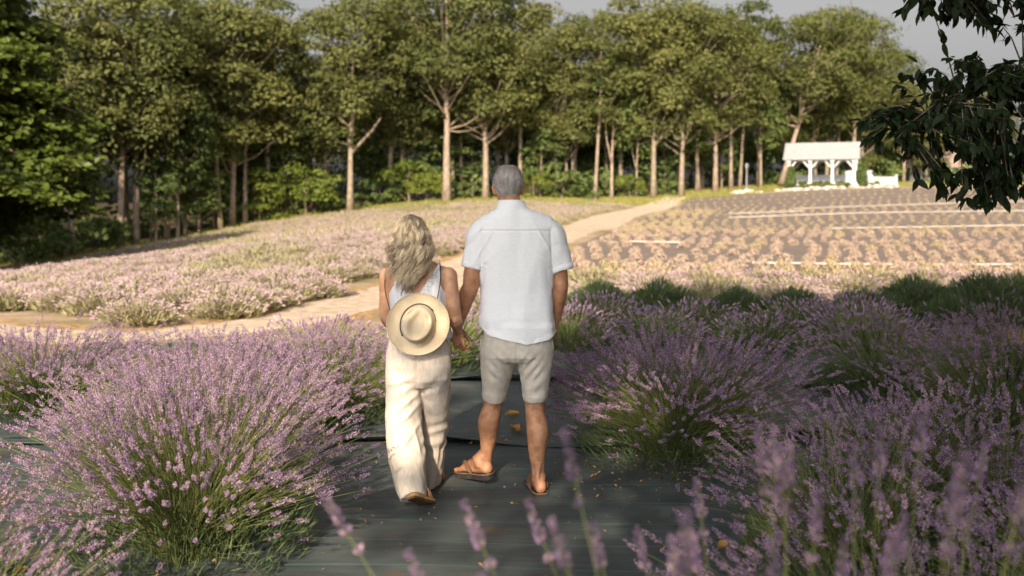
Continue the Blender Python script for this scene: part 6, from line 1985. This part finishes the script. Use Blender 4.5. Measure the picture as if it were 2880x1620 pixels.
w_ = t ** .85 * rp(kfr) * 6.283 + rp(kph) + gw.normal(0, .22, (nl, 1))
pinch = 1 - .45 * t ** 2
cu = np.clip(rp(ku), -1, 1)
xx = (l + r) / 2 + (cu + (um - cu) * pinch) * (r - l) / 2 + amp * np.sin(w_) + rp(kdx) * t ** 2 + gw.normal(0, .0035, (nl, 1)) * t
front = np.interp(zz, [1.13, 1.22, 1.28, 1.32, 1.45, 1.49, 1.521], [-.10, -.07, -.02, .0, .02, .02, .01])
yb = hair_y(zz)
yy = front + (yb - front) * np.sqrt(np.clip(1 - np.minimum(np.abs(um), 1) ** 2.2, 0, 1)) + amp * .9 * np.cos(w_) - rp(kdep) * t ** .5 - .004 + gw.normal(0, .003, (nl, 1)) * t ** .5
P = np.stack([xx, yy, zz], 2)
V_, F_ = ribbons3(P, .0034, .0010)
lum = np.clip(np.repeat(klum, per_) + gw.normal(0, .12, nl), 0, 1)
tt = np.repeat(lum[:, None] * np.ones((1, S)), 3, axis=1).reshape(nl, -1)
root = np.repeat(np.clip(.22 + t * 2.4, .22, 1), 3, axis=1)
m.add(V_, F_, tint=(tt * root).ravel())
# fly-aways
nf = 120
P = P[gw.integers(0, nl, nf)] + np.cumsum(gw.normal(0, .0016, (nf, S, 3)), 1) + (np.sign(u0[:nf])[:, :, None] * np.array([.006, 0, 0]))
V_, F_ = ribbons3(P, .0008, .0004)
m.add(V_, F_, tint=.85)
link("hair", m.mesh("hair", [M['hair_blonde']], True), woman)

# ================================================================= the hat on her back
hat_c = np.array([(1178 - 1440) / 2800 * 5.10, 5.078, CAM_Z - (910 - 560) / 2800 * 5.10])
hat = thing("hat", "cream felt hat hanging by a dark cord on the woman's back", "hat", tuple(hat_c), 0)
# local frame: X right, Y up the brim, Zo out of the crown; the brim leans on her back, facing the camera
tilt = R(8)
ax = np.array([1, 0, 0]); ay = np.array([0, math.sin(tilt), math.cos(tilt)]); az = np.array([0, -math.cos(tilt), math.sin(tilt)])
rot_in = R(-16)
def hat_pt(x, y, z):
    c, s_ = math.cos(rot_in), math.sin(rot_in)
    X, Y = x * c - y * s_, x * s_ + y * c
    return ax * X + ay * Y + az * z
def crown_r(a): return 1 / np.sqrt((np.cos(a) / .088) ** 2 + (np.sin(a) / .100) ** 2)
def hat_mesh():
    na = 96
    A = np.linspace(0, 2 * math.pi, na, endpoint=False)
    prof = []      # (kind, q)
    V = []
    def ring(rf, zf):
        for a in A:
            r = rf(a); x, y = r * math.cos(a), r * math.sin(a)
            V.append((x, y, zf(a, x, y)))
    brim_out = lambda a: .158 + .002 * math.sin(2 * a)
    wave = lambda a, q: .010 * q * q * math.sin(2 * a + .6) + .016 * q ** 3
    rows = 0
    for q in (1.0, .985, .93, .8, .65, .5, .35, .2, .08, .0):
        ring(lambda a: crown_r(a) * 1.02 + (brim_out(a) - crown_r(a) * 1.02) * q, lambda a, x, y: wave(a, q) + (.004 if q > .98 else 0)); rows += 1
    def crown_top(x, y):
        # teardrop dent: a rim that stands, a hollow inside, two soft side pinches toward the front (+y is the front of the hat)
        e = math.hypot(x / .062, (y) / .080)
        h = .108 - .010 * e * e
        d = math.hypot((x) / (.040 - .14 * max(y, 0) * .9 + .0), (y + .006) / .070)
        h -= .036 * math.exp(-(d * 1.12) ** 4)
        for s in (-1, 1):
            h -= .020 * math.exp(-(((x - s * .052) / .020) ** 2 + ((y - .050) / .034) ** 2))
        return h
    for z, k in ((.004, 1.0), (.02, .985), (.045, .955), (.07, .915), (.088, .865), (.099, .80)):
        ring(lambda a: crown_r(a) * k, lambda a, x, y: z - .10 * max(0, (z - .04)) * (abs(math.cos(a)) ** 4) * (math.sin(a) > 0) ); rows += 1
    for k in (.72, .62, .52, .42, .32, .22, .12, .04):
        ring(lambda a: crown_r(a) * k, lambda a, x, y: crown_top(x, y)); rows += 1
    V = np.array([hat_pt(*p) for p in V])
    i = np.arange(rows - 1)[:, None] * na; j = np.arange(na)[None]; j2 = (j + 1) % na
    F = np.stack([i + j, i + j2, i + na + j2, i + na + j], -1).reshape(-1, 4)
    last = np.arange(na) + (rows - 1) * na
    return mesh_np("felt", V, [F, np.array([last])], [M['felt']], attrs={"tint": np.full(len(V), .5)}, smooth=True)
fo = link("felt", hat_mesh(), hat)
md = fo.modifiers.new("thick", 'SOLIDIFY'); md.thickness = .0035; md.offset = -1
md = fo.modifiers.new("sub", 'SUBSURF'); md.levels = 1; md.render_levels = 1
m = MB()
aa = np.linspace(R(45), R(215), 40)
pts = [hat_pt((crown_r(a) * .995 + .003) * math.cos(a - rot_in), (crown_r(a - rot_in) * .995 + .003) * math.sin(a - rot_in), .013) for a in aa]
pts = [hat_pt((crown_r(b) + .003) * math.cos(b), (crown_r(b) + .003) * math.sin(b), .013) for b in aa - rot_in]
m.tube(pts, [.0034] * 40, 6)
k0 = pts[0]
v, f = ellipsoid(k0, (.006, .006, .006), 8, 6); m.add(v, f); v, f = ellipsoid(pts[-1], (.006, .006, .006), 8, 6); m.add(v, f)
b2 = np.linspace(R(45), R(8), 10) - rot_in
m.tube([hat_pt((crown_r(b) + .002) * math.cos(b), (crown_r(b) + .002) * math.sin(b), .013) for b in b2], [.0014] * 10, 5)
link("cord_band", m.mesh("cord_band", [M['cord']], True), hat)
def WL_(x, y, z): return wom_o + np.array([x, y, z]) - hat_c
rightp = [WL_(.098, .06, 1.19), WL_(.106, .02, 1.262), WL_(.116, -.03, 1.262), WL_(.124, -.092, 1.20), WL_(.118, -.125, 1.13), WL_(.110, -.145, 1.085), WL_(.106, -.150, 1.05)]
leftp = [WL_(-.100, .06, 1.17), WL_(-.130, .02, 1.232), WL_(-.162, -.045, 1.215), WL_(-.168, -.068, 1.16), WL_(-.150, -.112, 1.08), WL_(-.128, -.128, 1.02), WL_(-.112, -.125, .99)]
for p in (rightp, leftp):
    m = MB(); v, f = limb(p, [.0026] * 7, 6); m.add(v, f)
    link("neck_cord", m.mesh("neck_cord", [M['cord']], True), hat)
